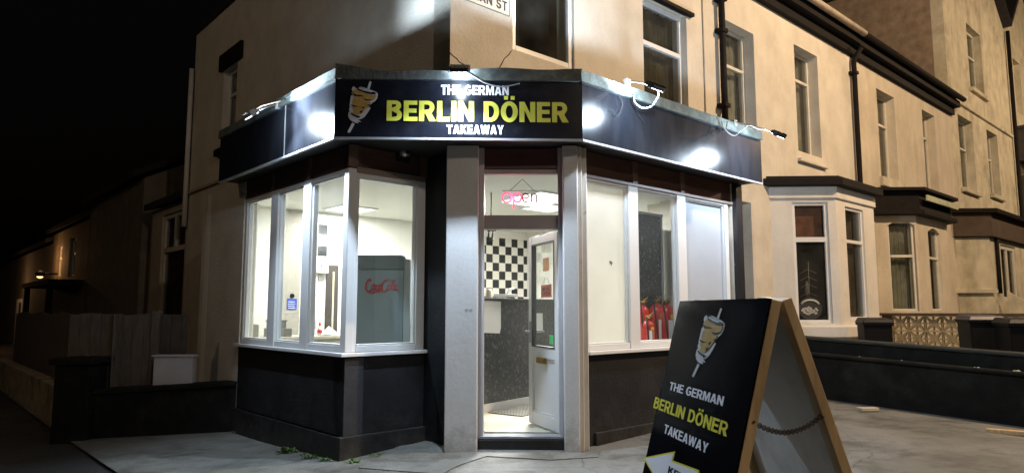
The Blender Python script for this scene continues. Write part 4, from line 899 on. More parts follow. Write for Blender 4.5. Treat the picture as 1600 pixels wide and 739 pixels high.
for k in range(4): m.box(BW, a-.06, a+.05-.01*(k % 2), b-.07+k*.03, b-.062+k*.03, .006, .008)
obj('print_lines', m, PAPER, t)
m = MB(); m.lathe(BW.p(a, b+.11, .0), [(.035, 0), (.035, .006)], 20, axis=BW.n); obj('symbol', m, BLK, t)
a, b = BW.hit(498, 416); t = thing('fuse_box', 'cream fuse box on the wall under the chequered tile strip', 'fuse box', BW.p(a, b))
m = MB(); m.box(BW, a-.12, a+.12, b-.11, b+.11, .013, .09); obj('casing', m, mat('cream_plastic', (.60, .57, .44), .4), t, bevel=.012)
m = MB(); m.tube([BW.p(a-.05, b-.11, .03), BW.p(a-.05, b-.7, .03), BW.p(a-.05, ZFL+.9, .03)], .018, 8); obj('conduit', m, PAPER, t)
m = MB(); m.lathe(BW.p(a, b, .09), [(.012, 0), (.012, .01)], 10, axis=BW.n); obj('switch', m, BLKPL, t)
a, b = BW.hit(500, 434); m = MB(); m.box(BW, a-.04, a+.05, b-.03, b+.03, .001, .03); o = obj('wall_socket', m, mat('grey_socket', (.4, .4, .38), .4), bevel=.005); tag(o, 'small grey socket on the wall below the fuse box', 'socket')
# things right of cooler
q = atY(650, 500, 8.6); m = MB(); m.lathe((q.x, q.y, ZFL), [(.12, 0), (.13, .8), (.10, 1.0), (.04, 1.2), (.03, 1.3)], 16); o = obj('white_sack', m, PAPER); tag(o, 'tall white wrapped roll standing to the right of the drinks cooler', 'roll')
q = atY(649, 446, 9.2); m = MB(); SF = Fr((q.x, q.y, 0), (1, .3, 0)); m.box(SF, -.12, .16, q.z-.1, q.z+.1, -.1, 0); m.box(SF, -.12, .16, q.z+.12, q.z+.14, -.1, 0); m.box(SF, -.14, -.12, ZFL, q.z+.3, -.1, 0); m.box(SF, .16, .18, ZFL, q.z+.3, -.1, 0); m.box(SF, -.12, .16, ZFL+.5, ZFL+.52, -.1, 0); o = obj('wall_rack', m, mat('tan_rack', (.42, .32, .17), .5, col2=(.1, .07, .05), c2scale=9)); tag(o, 'narrow tan shelf rack seen past the right edge of the drinks cooler', 'rack')
# partition behind the right-hand window
pa = SR.off(-.55); a0 = pa.hit(985, 450)[0]; a1 = pa.hit(1034, 450)[0]; zp = pa.hit(1010, 336)[1]
t = thing('speckled_partition', 'tall black speckled partition behind the clear right-hand pane', 'partition', pa.p(a1, ZFL)); print('partition z', zp)
m = MB(); m.box(pa, a0-.2, a1, ZFL, zp, -.06, 0); obj('front_panel', m, GRANITE2, t)
m = MB(); F2 = Fr(pa.p(a1, 0, -.0), V((dR.x*.55+dL.x*.45, dR.y*.55+dL.y*.45, 0))); m.box(F2, .03, .9, ZFL, zp-.04, -.05, 0)
obj('side_panel', m, GRANITE2, t)
m = MB(); m.box(pa, a1-.0, a1+.03, ZFL, zp+.01, -.07, .012); m.box(pa, a0-.2, a1+.03, zp, zp+.03, -.07, .02); obj('edge_trim', m, mat('partition_trim', (.30, .31, .30), .4), t)
# inside window board + extinguishers
IB = SR.off(-.1); m = MB(); m.box(SR, .05, sr_end-.13, ZS-.03, ZS+.012, -.42, -.1); obj('window_board', m, UPVC, cb)
m = MB(); m.box(SL, sl_end+.05, -.2, ZS-.03, ZS+.01, -.3, -.1); obj('window_board', m, UPVC, cb)
def extinguisher(px, r, h, label, c=-.24, dark=None):
    Fx = SR.off(c); a = Fx.hit(px, 520)[0]; b = Fx.p(a, ZS+.012); t = thing('fire_extinguisher', label, 'fire extinguisher', b, 'fire extinguishers on the window board')
    m = MB(); m.lathe(b, [(r*.92, 0), (r, .02), (r, h*.8), (r*.93, h*.87), (r*.7, h*.94), (r*.3, h)], 24); obj('cylinder', m, RED, t)
    m = MB(); m.lathe(b + V((0,0,h)), [(r*.3, 0), (r*.3, .02), (r*.42, .02), (r*.42, .035)], 14)
    T = b + V((0, 0, h+.035)); m.tube([T, T+SR.u*.03+V((0,0,.02)), T+SR.u*.09+V((0,0,.05))], .008, 6); m.tube([T-SR.u*.02, T+SR.u*.03+V((0,0,.005)), T+SR.u*.08+V((0,0,.012))], .008, 6); m.tube([T-SR.u*.04, T+SR.u*.02], .012, 6); obj('valve', m, BRASS, t)
    m = MB(); m.tube(smooth([T-SR.u*.03, T-SR.u*(r*.9)+SR.n*.03-V((0,0,.06)), b-SR.u*(r*.9)+SR.n*(r*.6)+V((0,0,h*.5)), b-SR.u*(r*.8)+SR.n*(r*.7)+V((0,0,.05))], 6), .009, 8); obj('hose', m, BLKPL, t)
    m = MB(); n = 10
    for z0, z1, th0, th1, mi in ((h*.62, h*.74, -.5, .9, 1), (h*.12, h*.6, -.75, -.2, 0), (h*.15, h*.6, .1, .7, 0)):
        for k in range(n):
            q = []
            for kk, zz in ((k, z0), (k+1, z0), (k+1, z1), (k, z1)):
                th = th0 + (th1-th0)*kk/n; q.append(b + (SR.n*math.cos(th)+SR.u*math.sin(th))*(r+.0015)+V((0, 0, zz)))
            if mi == 0 and th0 > 0: q = [p_ for p_ in q]
            m.quad(q, mi if not (mi == 0 and th0 > 0) else 2)
    obj('label_print', m, [PAPER, mat('label_yellow', (.65, .45, .06), .5), mat('label_red_pale', (.62, .22, .18), .5, var=.5, scale=60)], t, recalc=False)
extinguisher(1005, .07, .44, 'narrow red fire extinguisher half hidden behind the window post', -.3)
extinguisher(1013, .062, .27, 'shortest red fire extinguisher with a white label, in front', -.17)
extinguisher(1027, .10, .46, 'wide red fire extinguisher with black hose, middle of the group', -.36)
extinguisher(1042, .105, .45, 'wide red fire extinguisher nearest the sandwich board', -.27)

# neon open sign inside transom glass
YN = YD + .16; NF = Fr((0, YN, 0), (1, 0, 0))
t = thing('neon_sign', 'pink neon open sign hanging by a cord behind the transom glass', 'neon sign', atY(825, 306, YN))
nx0, nz0 = NF.hit(783, 318); nx1, nz1 = NF.hit(838, 298); 
def nn(x, y): return NF.p(nx0+(nx1-nx0)*x/56, nz0 + (nz1-nz0)*y/20, 0)
def circ(cx, cy, rx, ry, a0=0, a1=360, n=16): return [nn(cx+rx*math.cos(R(a0+(a1-a0)*k/n)), cy+ry*math.sin(R(a0+(a1-a0)*k/n))) for k in range(n+1)]
m = MB(); m.tube(circ(9, 9, 7.5, 7.5)[:-1], .009, 8, closed=True); m.tube([nn(20, -8), nn(20, 16)], .009, 8); m.tube(circ(26, 9, 6, 7, 150, -150), .009, 8)
obj('lit_tube', m, mat('neon_pink', (.8, .2, .35), .4, emis=(1.0, .05, .15), estr=2.6), t)
m = MB(); m.tube([nn(35, 9), nn(43, 9)]+circ(39, 9, 5, 6.5, 0, 300)[1:], .007, 8); m.tube([nn(48, 2), nn(48, 15)], .007, 8); m.tube(circ(52.5, 10, 4, 5, 180, 0, 8)+[nn(56.5, 2)], .007, 8)
obj('dim_tube', m, mat('neon_dim', (.30, .06, .08), .4, emis=(1.0, .05, .08), estr=.12), t)
m = MB(); m.tube([nn(14, 20), nn(34, 38), nn(52, 20)], .003, 5); m.tube([nn(2, 20), nn(56, 20), nn(56, -1)], .003, 5); obj('hanging_cord', m, BLKPL, t)
light('neon_glow', atY(800, 308, YN-.03), 1.2, (1, .12, .25), 'POINT', .03, None, t)
# stickers and notices on door glass
def note(F, x0, x1, y0, y1, m_, label, nm, txt=None, c=.004, tm=None):
    a0, b0 = F.hit(x0, y1); a1, b1 = F.hit(x1, y0); m = MB(); m.box(F, min(a0, a1), max(a0, a1), b0, b1, c-.024, c-.020)
    o = obj(nm, m, m_); tag(o, label, 'notice')
    if txt:
        n = len(txt)
        for i, w in enumerate(txt): text('lettering', w, F, a0+(a1-a0)*.12, a1-(a1-a0)*.12, b1-(b1-b0)*(.2+.7*(i+.8)/n), b1-(b1-b0)*(.2+.7*i/n), c-.0198, tm, o, bold=.02, depth=.001)
    return o
note(DF, 846, 854.5, 402, 424, mat('orange_card', (.75, .32, .05), .5), 'plain orange card stuck on the glass of the open door', 'door_card')
hs = note(DF, 843, 859, 444, 465, mat('red_card', (.62, .10, .05), .5), 'red card reading WE\'RE OPEN hanging in the door glass', 'open_card', ["WE'RE", 'OPEN'], tm=mat('card_dark', (.12, .01, .01), .5))
m = MB(); a, b = DF.hit(851, 432); a0, b0 = DF.hit(845, 445); a1, b1 = DF.hit(857, 444); m.tube([DF.p(a0, b0, -.018), DF.p(a, b, -.018), DF.p(a1, b1, -.018)], .003, 5); obj('string', m, PAPER, hs)
note(DF, 856, 863.5, 524, 537, mat('green_sticker', (.10, .60, .18), .5), 'small bright green sticker at the bottom of the door glass', 'door_sticker')

# ================================================================== TERRACE
def bay(house, s0, wf_, proj, z0, ztop, mwall, roofm, wins, side=1, capth=.16, plinth=True, bandc=None, over=.14):
    """canted bay: s0 start on the wall, front width wf_, projection proj (45 degree sides). wins(F1,F2) adds windows"""
    P0 = UR.p(s0, 0); P1 = UR.p(s0+proj, 0, proj); P2 = UR.p(s0+proj+wf_, 0, proj); P3 = UR.p(s0+2*proj+wf_, 0)
    F1 = Fr(P0, P1-P0); F2 = Fr(P1, P2-P1); F3 = Fr(P2, P3-P2)
    ctr = (P0+P3)/2
    def ringp(off):
        q1 = lines(F1.n, F1.o.dot(F1.n)+off, F2.n, F2.o.dot(F2.n)+off); q2 = lines(F2.n, F2.o.dot(F2.n)+off, F3.n, F3.o.dot(F3.n)+off)
        q0 = lines(F1.n, F1.o.dot(F1.n)+off, nR, oUR+.001); q3 = lines(F3.n, F3.o.dot(F3.n)+off, nR, oUR+.001)
        return [q0, q1, q2, q3]
    return F1, F2, F3, (P1-P0).length, wf_, ringp
def house(label, group, F, s0, s1, zt, mw, holes, roof=True):
    h = thing('terraced_house', label, 'house', F.p((s0+s1)/2, 0), group)
    m = MB(); m.wall(F, s0, s1, -.3, zt, holes, th=.3); obj('wall', m, mw, h)
    return h
GRP = 'terraced houses right of the corner shop'
w3 = prect(UR, 1127, 1176, 28, 192); w4 = prect(UR, 1240, 1275.5, 69, 233)
gap0, gap1 = ur_se+.02, UR.hit(1177, 420)[0]
doorA = (max(ur_se+.05, s_pipe1+.02), gap1, -.2, UR.hit(1177, 318)[1])
# bay A geometry
sA0 = UR.hit(1207, 400)[0]
prA = .62
def solve_front(F, px): return F.hit(px, 430)[0]
hA = house('cream terraced house with pale pipe and white bay next to the shop', GRP, UR, s_pipe1+.001, s_AB, ZER, RENDERED, [w3, w4] + ([doorA] if doorA[1] > doorA[0] else []))
print('doorA', doorA, w3, w4)
window(hA, UR, w3[0], w3[1], w3[2], w3[3], rec=.2, fw_=.05, trans=UR.hit(1127, 100, -.2)[1], fm=UPVCOLD)
window(hA, UR, *w4, rec=.2, fw_=.05, trans=UR.hit(1240, 125, -.2)[1], fm=UPVCOLD)
m = MB(); m.box(UR, w4[0]-.05, w4[1]+.12, w4[2]-.2, w4[2]-.14, -.01, .07); obj('window_sill', m, RENDERED, hA, bevel=.008)
if doorA[1] > doorA[0]:
    window(hA, UR, doorA[0], doorA[1], doorA[2]+.2, doorA[3]-.02, rec=.45, fw_=.07, trans=doorA[3]-.55, fm=UPVC, glass=GLASSD, curtain=None, name='door')
w5 = prect(UR, 1369, 1396, 138, 274); w6 = prect(UR, 1440, 1459, 171, 297)
hB = house('ochre terraced house with a dark topped bay, second from the shop', GRP, UR, s_AB+.001, s_BC, ZER, RENDER2, [w5, w6])
window(hB, UR, *w5, rec=.2, fw_=.05, trans=UR.hit(1369, 194, -.2)[1], fm=UPVCOLD)
window(hB, UR, *w6, rec=.2, fw_=.05, trans=UR.hit(1440, 215, -.2)[1], fm=UPVCOLD)
m = MB(); m.box(UR, w5[0]-.1, w5[1]+.15, w5[2]-.2, w5[2]-.0, -.01, .08); m.box(UR, w6[0]-.1, w6[1]+.15, w6[2]-.2, w6[2]-.0, -.01, .08); obj('window_sill', m, RENDER3, hB, bevel=.01)
# roofs, cornices, gutters
for h, a0, a1, dz, gm in ((hA, s_pipe1, s_AB, 0, GUTTERHL), (hB, s_AB, s_BC+.05, -.02, GUTTER)):
    obj('roof', roofmesh(UR, a0, a1, ZER+.16+dz, over=.3), SLATE, h)
    m = MB(); m.box(UR, a0+.001, a1-.001, ZER-.2+dz, ZER-.02+dz, 0, .1); m.box(UR, a0+.001, a1-.001, ZER-.02+dz, ZER+.14+dz, 0, .24); obj('cornice', m, GUTTER, h)
    m = MB(); m.tube([UR.p(a0+.01, ZER+.17+dz, .33), UR.p(a1-.01, ZER+.17+dz, .33)], .065, 10); obj('gutter', m, gm, h)
m = MB(); m.tube([UR.p(s_BC+.05, ZER+.2, .36), UR.p(s_BC+.15, ZER+.2, .36)], .05, 8); obj('gutter_end', m, PAPER, hB)
def pipe(s, label, top, bot=0.0, parent=None):
    m = MB(); m.tube([UR.p(s, z, .09) for z in (bot, (bot+top)/2, top-.25)]+[UR.p(s, top, .25)], .05, 10)
    for z in (bot+1, bot+2.2, top-.5): 
        if z < top: m.box(UR, s-.075, s+.075, z-.03, z+.03, 0, .15)
    return obj('downpipe', m, GUTTER, parent)
pipe(s_pipe1+.02, '', ZER-.1, ZF1, cb); pipe(s_AB-.02, '', ZER-.1, .2, hA)
# bay A
F1, F2, F3, l1, _, ringp = bay(hA, sA0, 0, prA, 0, 0, None, None, None)
f1w = 1.0
def mkbay(house, s0, proj, pxcorner, pxend, mw, zroof_px, holes_fn, zpl_px, roofm, capz=.12, over=.16, band=None):
    P0 = UR.p(s0, 0)
    # projection so that corner falls at pxcorner
    lo, hi = .2, 1.6
    for _ in range(40):
        md = (lo+hi)/2; P1 = UR.p(s0+md, 0, md); px = 800 + FPX*P1.x/(P1.y*math.cos(TILT)) 
        if px < pxcorner: lo = md
        else: hi = md
    pr = md; F2 = Fr(P1, dR); wf_ = F2.hit(pxend, 420)[0]
    F1, F2, F3, l1, _, ringp = bay(house, s0, wf_, pr, 0, 0, None, None, None)
    ztop = F1.hit(*zroof_px)[1]
    h1, h2 = holes_fn(F1, F2)
    m = MB(); m.wall(F1, 0, l1, -.3, ztop, h1, th=.18); m.wall(F2, 0, wf_, -.3, ztop, h2, th=.18); m.wall(F3, 0, l1, -.3, ztop, [], th=.18)
    obj('bay_wall', m, mw, house)
    m = MB(); q = ringp(over); m.slab(q, ztop, ztop+capz); q2 = ringp(over*.55); m.slab(q2, ztop+capz, ztop+capz+.05); obj('bay_roof', m, roofm, house, bevel=.01)
    if band:
        q = ringp(.035); m = MB(); m.slab(q, ztop-band[0], ztop-.001); obj('bay_band', m, band[1], house, bevel=.01)
    return F1, F2, F3, l1, wf_, ringp, ztop, pr
def hA_holes(F1, F2):
    a = prect(F1, 1237, 1293, 316, 505); b = prect(F2, 1320, 1348, 322, 500); return [a], [b]
F1, F2, F3, l1, wfA, rpA, ztA, pr = mkbay(hA, sA0, prA, 1314, 1370, WHITEPAINT, (1250, 292), hA_holes, 505, GUTTER, band=(.2, WHITEPAINT))
print('bayA', l1, wfA, ztA, pr)
h1, h2 = hA_holes(F1, F2)
bwA = window(hA, F1, *h1[0], rec=.04, fw_=.055, fm=UPVC, curtain=None, name='bay_window', dark=False)
ztrA = F1.hit(1265, 374)[1]
m = MB(); m.box(F1, h1[0][0], h1[0][1], ztrA-.04, ztrA+.04, -.09, -.025); obj('transom_bar', m, UPVC, bwA)
m = MB(); m.box(F1, h1[0][0]+.05, h1[0][1]-.05, ztrA+.03, h1[0][3], -.17, -.16); obj('red_blind', m, mat('rust_blind', (.30, .11, .07), .9, var=.4, scale=6), bwA)
m = MB(); m.box(F1, h1[0][0]-.1, h1[0][1]+.1, h1[0][2]-.1, h1[0][3]+.1, -.6, -.56); obj('room_back', m, mat('dim_room', (.05, .045, .04), .9), bwA)
# badge and etched pattern in the lower pane
a, b = F1.hit(1268, 482); m = MB(); m.lathe(F1.p(a, b, -.055), [(.19, 0), (.19, .004)], 28, axis=F1.n); obj('badge_disc', m, mat('badge_dark', (.03, .032, .03), .6), bwA)
m = MB()
m.tube([F1.p(a+.15*math.cos(R(t_)), b+.04+.10*math.sin(R(t_)), -.049) for t_ in range(20, 161, 14)], .016, 6)
random.seed(3)
for k in range(44): 
    th = random.uniform(0, 6.28); rr_ = random.uniform(.0, .12); m.lathe(F1.p(a+rr_*math.cos(th)*1.1, b-.03+rr_*.55*math.sin(th), -.052), [(.02, 0), (.015, .004)], 7, axis=F1.n)
obj('badge_print', m, mat('badge_pale', (.45, .45, .40), .6), bwA)
m = MB()
for zz in (0, .14, .26, .38): m.tube([F1.p(a-.14, b+.2+zz, -.055), F1.p(a-.02, b+.27+zz, -.055), F1.p(a+.13, b+.2+zz, -.055)], .0015, 4)
m.tube([F1.p(a, b+.15, -.055), F1.p(a, b+.78, -.055)], .002, 4); m.lathe(F1.p(a-.02, b+.2, -.1), [(.02, 0), (.03, .1), (.02, .22), (.005, .26)], 10); obj('hanging_ornament', m, mat('ornament_pale', (.35, .33, .28), .5), bwA)
window(hA, F2, *h2[0], rec=.04, fw_=.05, trans=F2.hit(1322, 376)[1], fm=UPVC, curtain=mat('brown_shade', (.13, .10, .07), .9, var=.5, scale=5), name='bay_window')
m = MB(); q = rpA(.07); z_ = F1.hit(1260, 506)[1]; m.slab(q, -.3, z_-.02); q = rpA(.12); m.slab(q, z_-.02-.1, z_-.02); m.bm.free(); m = MB(); q = rpA(.10); m.slab(q, z_-.22, z_-.03); q = rpA(.05); m.slab(q, -.3, z_-.22); obj('bay_plinth', m, WHITEPAINT, hA, bevel=.02)
# bay B
sB0 = UR.hit(1372, 420)[0]
def hB_holes(F1, F2):
    a = prect(F1, 1386, 1428, 345, 486); b = prect(F2, 1449, 1467, 355, 486); return [a], [b]
F1, F2, F3, l1, wfB, rpB, ztB, pr = mkbay(hB, sB0, .6, 1440, 1484, RENDER2, (1390, 337), hB_holes, 490, GUTTER, capz=.1, over=.2, band=None)
h1, h2 = hB_holes(F1, F2)
window(hB, F1, *h1[0], rec=.06, fw_=.05, trans=F1.hit(1390, 400)[1], fm=UPVCOLD, name='bay_window'); window(hB, F2, *h2[0], rec=.06, fw_=.05, trans=F2.hit(1452, 402)[1], fm=UPVCOLD, name='bay_window')
m = MB()
for F_, h_ in ((F1, h1[0]), (F2, h2[0])):
    w_ = h_[1]-h_[0]; pts = [(h_[0]-.02, h_[3]+.03), (h_[0]-.02, h_[3]-.1)] + [(h_[0]-.0+w_*t_/10, h_[3]-.1+.1*math.sin(math.pi*t_/10)) for t_ in range(11)] + [(h_[1]+.02, h_[3]-.1), (h_[1]+.02, h_[3]+.03)]
    m.prism(F_, pts, -.04, .002)
obj('window_arch', m, RENDER2, hB)
m = MB(); q = rpB(.1); m.slab(q, ztB+.1, ztB+.50); q = rpB(.24); m.slab(q, ztB+.50, ztB+.57); obj('bay_parapet', m, GUTTER, hB, bevel=.01)
m = MB(); F2o = F2; m.box(F2o.off(.2), .05, wfB+.1, ztB+.30, ztB+.42, -.0, .03); obj('pale_trim', m, mat('pale_green_trim', (.42, .45, .32), .5), hB)
# house C: taller, stained, gabled
zval = UR.hit(1567, 45)[1]; zC = zval; print('zval', zval)
w7 = prect(UR, 1496, 1518, 178, 290); w8 = prect(UR, 1541, 1557, 202, 300); w9 = prect(UR, 1509, 1530, 36, 132)
sC0 = UR.hit(1467, 40)[0] if UR.hit(1467, 40)[0] > s_BC-1 else s_BC
sC0 = max(sC0, s_BC-.6)
hC = thing('terraced_house', 'tall stained three storey house with bare gable, third from the shop', 'house', UR.p(s_BC+1.5, 0), GRP)
m = MB(); s_C = s_BC + .001
m.wall(UR, s_C, s_CD, -.3, zC, [w7, w8, w9], th=.3)
m.prism(UR, [(s_C, zC), (s_CD, zC), ((s_C+s_CD)/2, zC+2.6)], -.3, 0)
obj('wall', m, RENDER3, hC)
GF = Fr(UR.p(s_C, 0, 0), -nR); GF2 = Fr(UR.p(s_C, 0, -6), nR)
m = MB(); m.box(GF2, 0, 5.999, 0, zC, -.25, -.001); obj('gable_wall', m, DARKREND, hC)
for w_, tp in ((w7, 217), (w8, 233), (w9, 82)): window(hC, UR, *w_, rec=.2, fw_=.05, trans=w_[2]+(w_[3]-w_[2])*.6, fm=UPVCOLD)
m = MB()
for w_ in (w7, w8, w9): m.box(UR, w_[0]-.1, w_[1]+.1, w_[2]-.12, w_[2], 0, .1)
zb_ = UR.hit(1495, 162)[1]; m.box(UR, s_C+.01, s_CD-.01, zb_, zb_+.08, 0, .07); obj('string_course', m, RENDER3, hC, bevel=.01)
m = MB(); mid = (s_C+s_CD)/2
for (p_, q_) in (((s_C-.15, zC-.05), (mid, zC+2.75)), ((s_CD, zC-.0), (mid, zC+2.75))):
    m.hexa([UR.p(p_[0], p_[1], .25), UR.p(q_[0], q_[1], .25), UR.p(q_[0], q_[1], -6), UR.p(p_[0], p_[1], -6), UR.p(p_[0], p_[1]+.18, .25), UR.p(q_[0], q_[1]+.18, .25), UR.p(q_[0], q_[1]+.18, -6), UR.p(p_[0], p_[1]+.18, -6)])
obj('roof', m, SLATE, hC)
# bay C
sC1 = UR.hit(1497, 440)[0]
def hC_holes(F1, F2):
    b = (F2.hit(1563, 385)[0], F2.hit(1563, 385)[0]+1.6, F2.hit(1566, 470)[1], F2.hit(1566, 382)[1]); return [], [b]
F1, F2, F3, l1, wfC, rpC, ztC, pr = mkbay(hC, sC1, .6, 1554, 1625, RENDER3, (1520, 371), hC_holes, 490, GUTTER, capz=.02, over=.12)
h1, h2 = hC_holes(F1, F2)
window(hC, F2, *h2[0], rec=.05, fw_=.12, mull=(h2[0][0]+h2[0][1])/2, fm=UPVCOLD, name='bay_window', curtain=CURTD)
m = MB(); q = rpC(.09); m.slab(q, ztC+.02, ztC+.62); obj('bay_parapet', m, mat('brown_timber_fascia', (.075, .05, .035), .7, var=.25, scale=4, bump=.4), hC, bevel=.01)
m = MB(); q = rpC(.25); m.slab(q, ztC+.62, ztC+.74); obj('bay_cap', m, GUTTER, hC, bevel=.01)
m = MB(); cpz = F1.hit(1500, 452)[1]; 
m.hexa([*(V((v_.x, v_.y, cpz-.1)) for v_ in (F1.p(-.2,0,-.0), F1.p(l1+.05,0,-.0), F1.p(l1+.05,0,.14), F1.p(-.2,0,.14))), *(V((v_.x, v_.y, cpz)) for v_ in (F1.p(-.2,0,-.0), F1.p(l1+.05,0,-.0), F1.p(l1+.05,0,.14), F1.p(-.2,0,.14)))])
obj('coping', m, RENDER3, hC, bevel=.01)
m = MB(); px_ = F2.hit(1557, 420)[0]; m.tube([F2.p(px_, ztC, .05), F2.p(px_, cpz-.1, .05)], .05, 8); obj('bay_downpipe', m, GUTTER, hC)
# swept garden wall of house C
Wn = Fr(F2.p(0, 0, .15), nR*-1); Wn = Fr(F2.p(.0, 0, .3), nR)
m = MB(); zc0 = cpz-.05; pts = [(0, -.2), (2.2, -.2), (2.2, zc0-.75)] + [(2.2-2.2*t_/12, zc0-.75*(math.sin(math.pi/2*(1-t_/12)))**.8) for t_ in range(1, 13)]
m.prism(Wn, pts, -.15, .0); gw = obj('garden_wall', m, RENDER3); tag(gw, 'ochre swept garden wall curving down from the third bay', 'wall')
# house D, beyond the valley
hD = thing('terraced_house', 'far gabled house with a dark porch beyond the tall stained house', 'house', UR.p(s_CD+2.5, 0), GRP)
w10 = (s_CD+1.0, s_CD+2.0, UR.hit(1590, 150)[1]-.6, UR.hit(1590, 110)[1]+.3)
m = MB(); m.wall(UR, s_CD+.001, s_CD+5.5, -.3, zC, [w10], th=.3); m.prism(UR, [(s_CD+.001, zC), (s_CD+5.5, zC), (s_CD+2.75, zC+2.6)], -.3, 0); obj('wall', m, RENDER3, hD)
window(hD, UR, *w10, rec=.2, trans=w10[2]+.9, fm=UPVCOLD)
m = MB()
for (p_, q_) in (((s_CD+.01, zC), (s_CD+2.75, zC+2.75)), ((s_CD+5.6, zC-.05), (s_CD+2.75, zC+2.75))):
    m.hexa([UR.p(p_[0], p_[1], .25), UR.p(q_[0], q_[1], .25), UR.p(q_[0], q_[1], -6), UR.p(p_[0], p_[1], -6), UR.p(p_[0], p_[1]+.18, .25), UR.p(q_[0], q_[1]+.18, .25), UR.p(q_[0], q_[1]+.18, -6), UR.p(p_[0], p_[1]+.18, -6)])
obj('roof', m, SLATE, hD)
zz = UR.hit(1575, 200)[1]
m = MB(); m.box(UR, s_CD+.5, s_CD+3.5, zz-1.0, zz+.1, 0, 1.2); m.box(UR, s_CD+.45, s_CD+3.55, zz+.1, zz+.2, 0, 1.3); m.box(UR, s_CD+.5, s_CD+3.5, 0, zz-1.5, 0, 1.1); obj('porch', m, mat('dark_porch', (.05, .045, .04), .7, var=.3), hD, bevel=.02)
m = MB(); m.tube([UR.p(s_CD+.1, z, .1) for z in (0, 4, zC-.1)], .06, 8); obj('downpipe', m, GUTTER, hD)

# ================================================================== FRONT GARDEN WALLS, BINS
g0 = atZ(1292, 633.7, -.02)
LW = Fr((g0.x, g0.y, 0), -dL)       # runs from the houses towards the pavement
lz = LW.hit(1295, 529)[1]; print('lowwall', g0, lz)
a_back = -((oUR - g0.dot(nR)) * -1) if False else (K - g0).dot(-dL) if False else -(g0.dot(nR)-oUR)
def slopebox(m, F, a0, a1, z0a, z0b, z1a, z1b, c0, c1):
    m.hexa([F.p(a0,z0a,c0),F.p(a1,z0b,c0),F.p(a1,z0b,c1),F.p(a0,z0a,c1),F.p(a0,z1a,c0),F.p(a1,z1b,c0),F.p(a1,z1b,c1),F.p(a0,z1a,c1)])
sl = .047; A0, A1 = a_back+.7, 5.5
# wall normal faces the camera side (left); low ledge in front, higher wall behind
m = MB()
zl = LW.hit(1270, 563)[1] if False else lz-.26
slopebox(m, LW, A0, A1, -.3, -.6, zl-sl*A0, zl-sl*A1, -.16, 0.0)
slopebox(m, LW, A0, A1, -.3, -.6, lz-.05-sl*A0, lz-.05-sl*A1, -.36, -.16)
lw = obj('garden_wall', m, BLACKP, bevel=.015); tag(lw, 'low black painted garden wall with a stepped ledge right of the sandwich board', 'wall')
m = MB(); slopebox(m, LW, A0, A1, zl-.001-sl*A0, zl-.001-sl*A1, zl+.05-sl*A0, zl+.05-sl*A1, -.155, .03); obj('ledge', m, BLACKP, lw, bevel=.02)
m = MB(); slopebox(m, LW, A0, A1, lz-.05-sl*A0, lz-.05-sl*A1, lz-sl*A0, lz-sl*A1, -.4, -.14); obj('coping', m, mat('dark_green_coping', (.016, .019, .015), .6, var=.3, scale=8, bump=.5), lw, bevel=.015)
m = MB(); random.seed(5)
for x, y, r in ((1530, 583, .018), (1592, 589, .03), (1586, 583, .02), (1524, 579, .012), (1446, 603, .01), (1412, 598, .012), (1345, 576, .012)):
    a, b = LW.hit(x, y, -.1); 
    if y < 600: b = zl+.05-sl*a; mc = -.1
    m.lathe(LW.p(a, b, -.08), [(r, 0), (r*.8, r*.3), (r*.2, r*.5)], 7)
obj('lichen_spots', m, mat('lichen', (.45, .44, .30), .9, var=.3), lw)
# rubble and plank on the ground
def rub(px, py, L_, W_, H_, rot, m_, label, nm, cat):
    z = 0
    for _ in range(6): q = atZ(px, py, z); z = gz(q.x, q.y)
    F = Fr((q.x, q.y, z+.002), (math.cos(rot), math.sin(rot), 0)); m = MB(); m.box(F, -L_/2, L_/2, 0, H_, -W_/2, W_/2); o = obj(nm, m, m_, bevel=.008); tag(o, label, cat); return o
rub(1356, 642, .24, .11, .045, .1, mat('pale_brick', (.48, .42, .34), .8, var=.15), 'pale loose brick lying at the foot of the black garden wall', 'loose_brick', 'brick')
rub(1590, 680, .55, .07, .05, -.6, WOOD, 'weathered timber plank on the concrete by the black garden wall', 'timber_plank', 'plank')
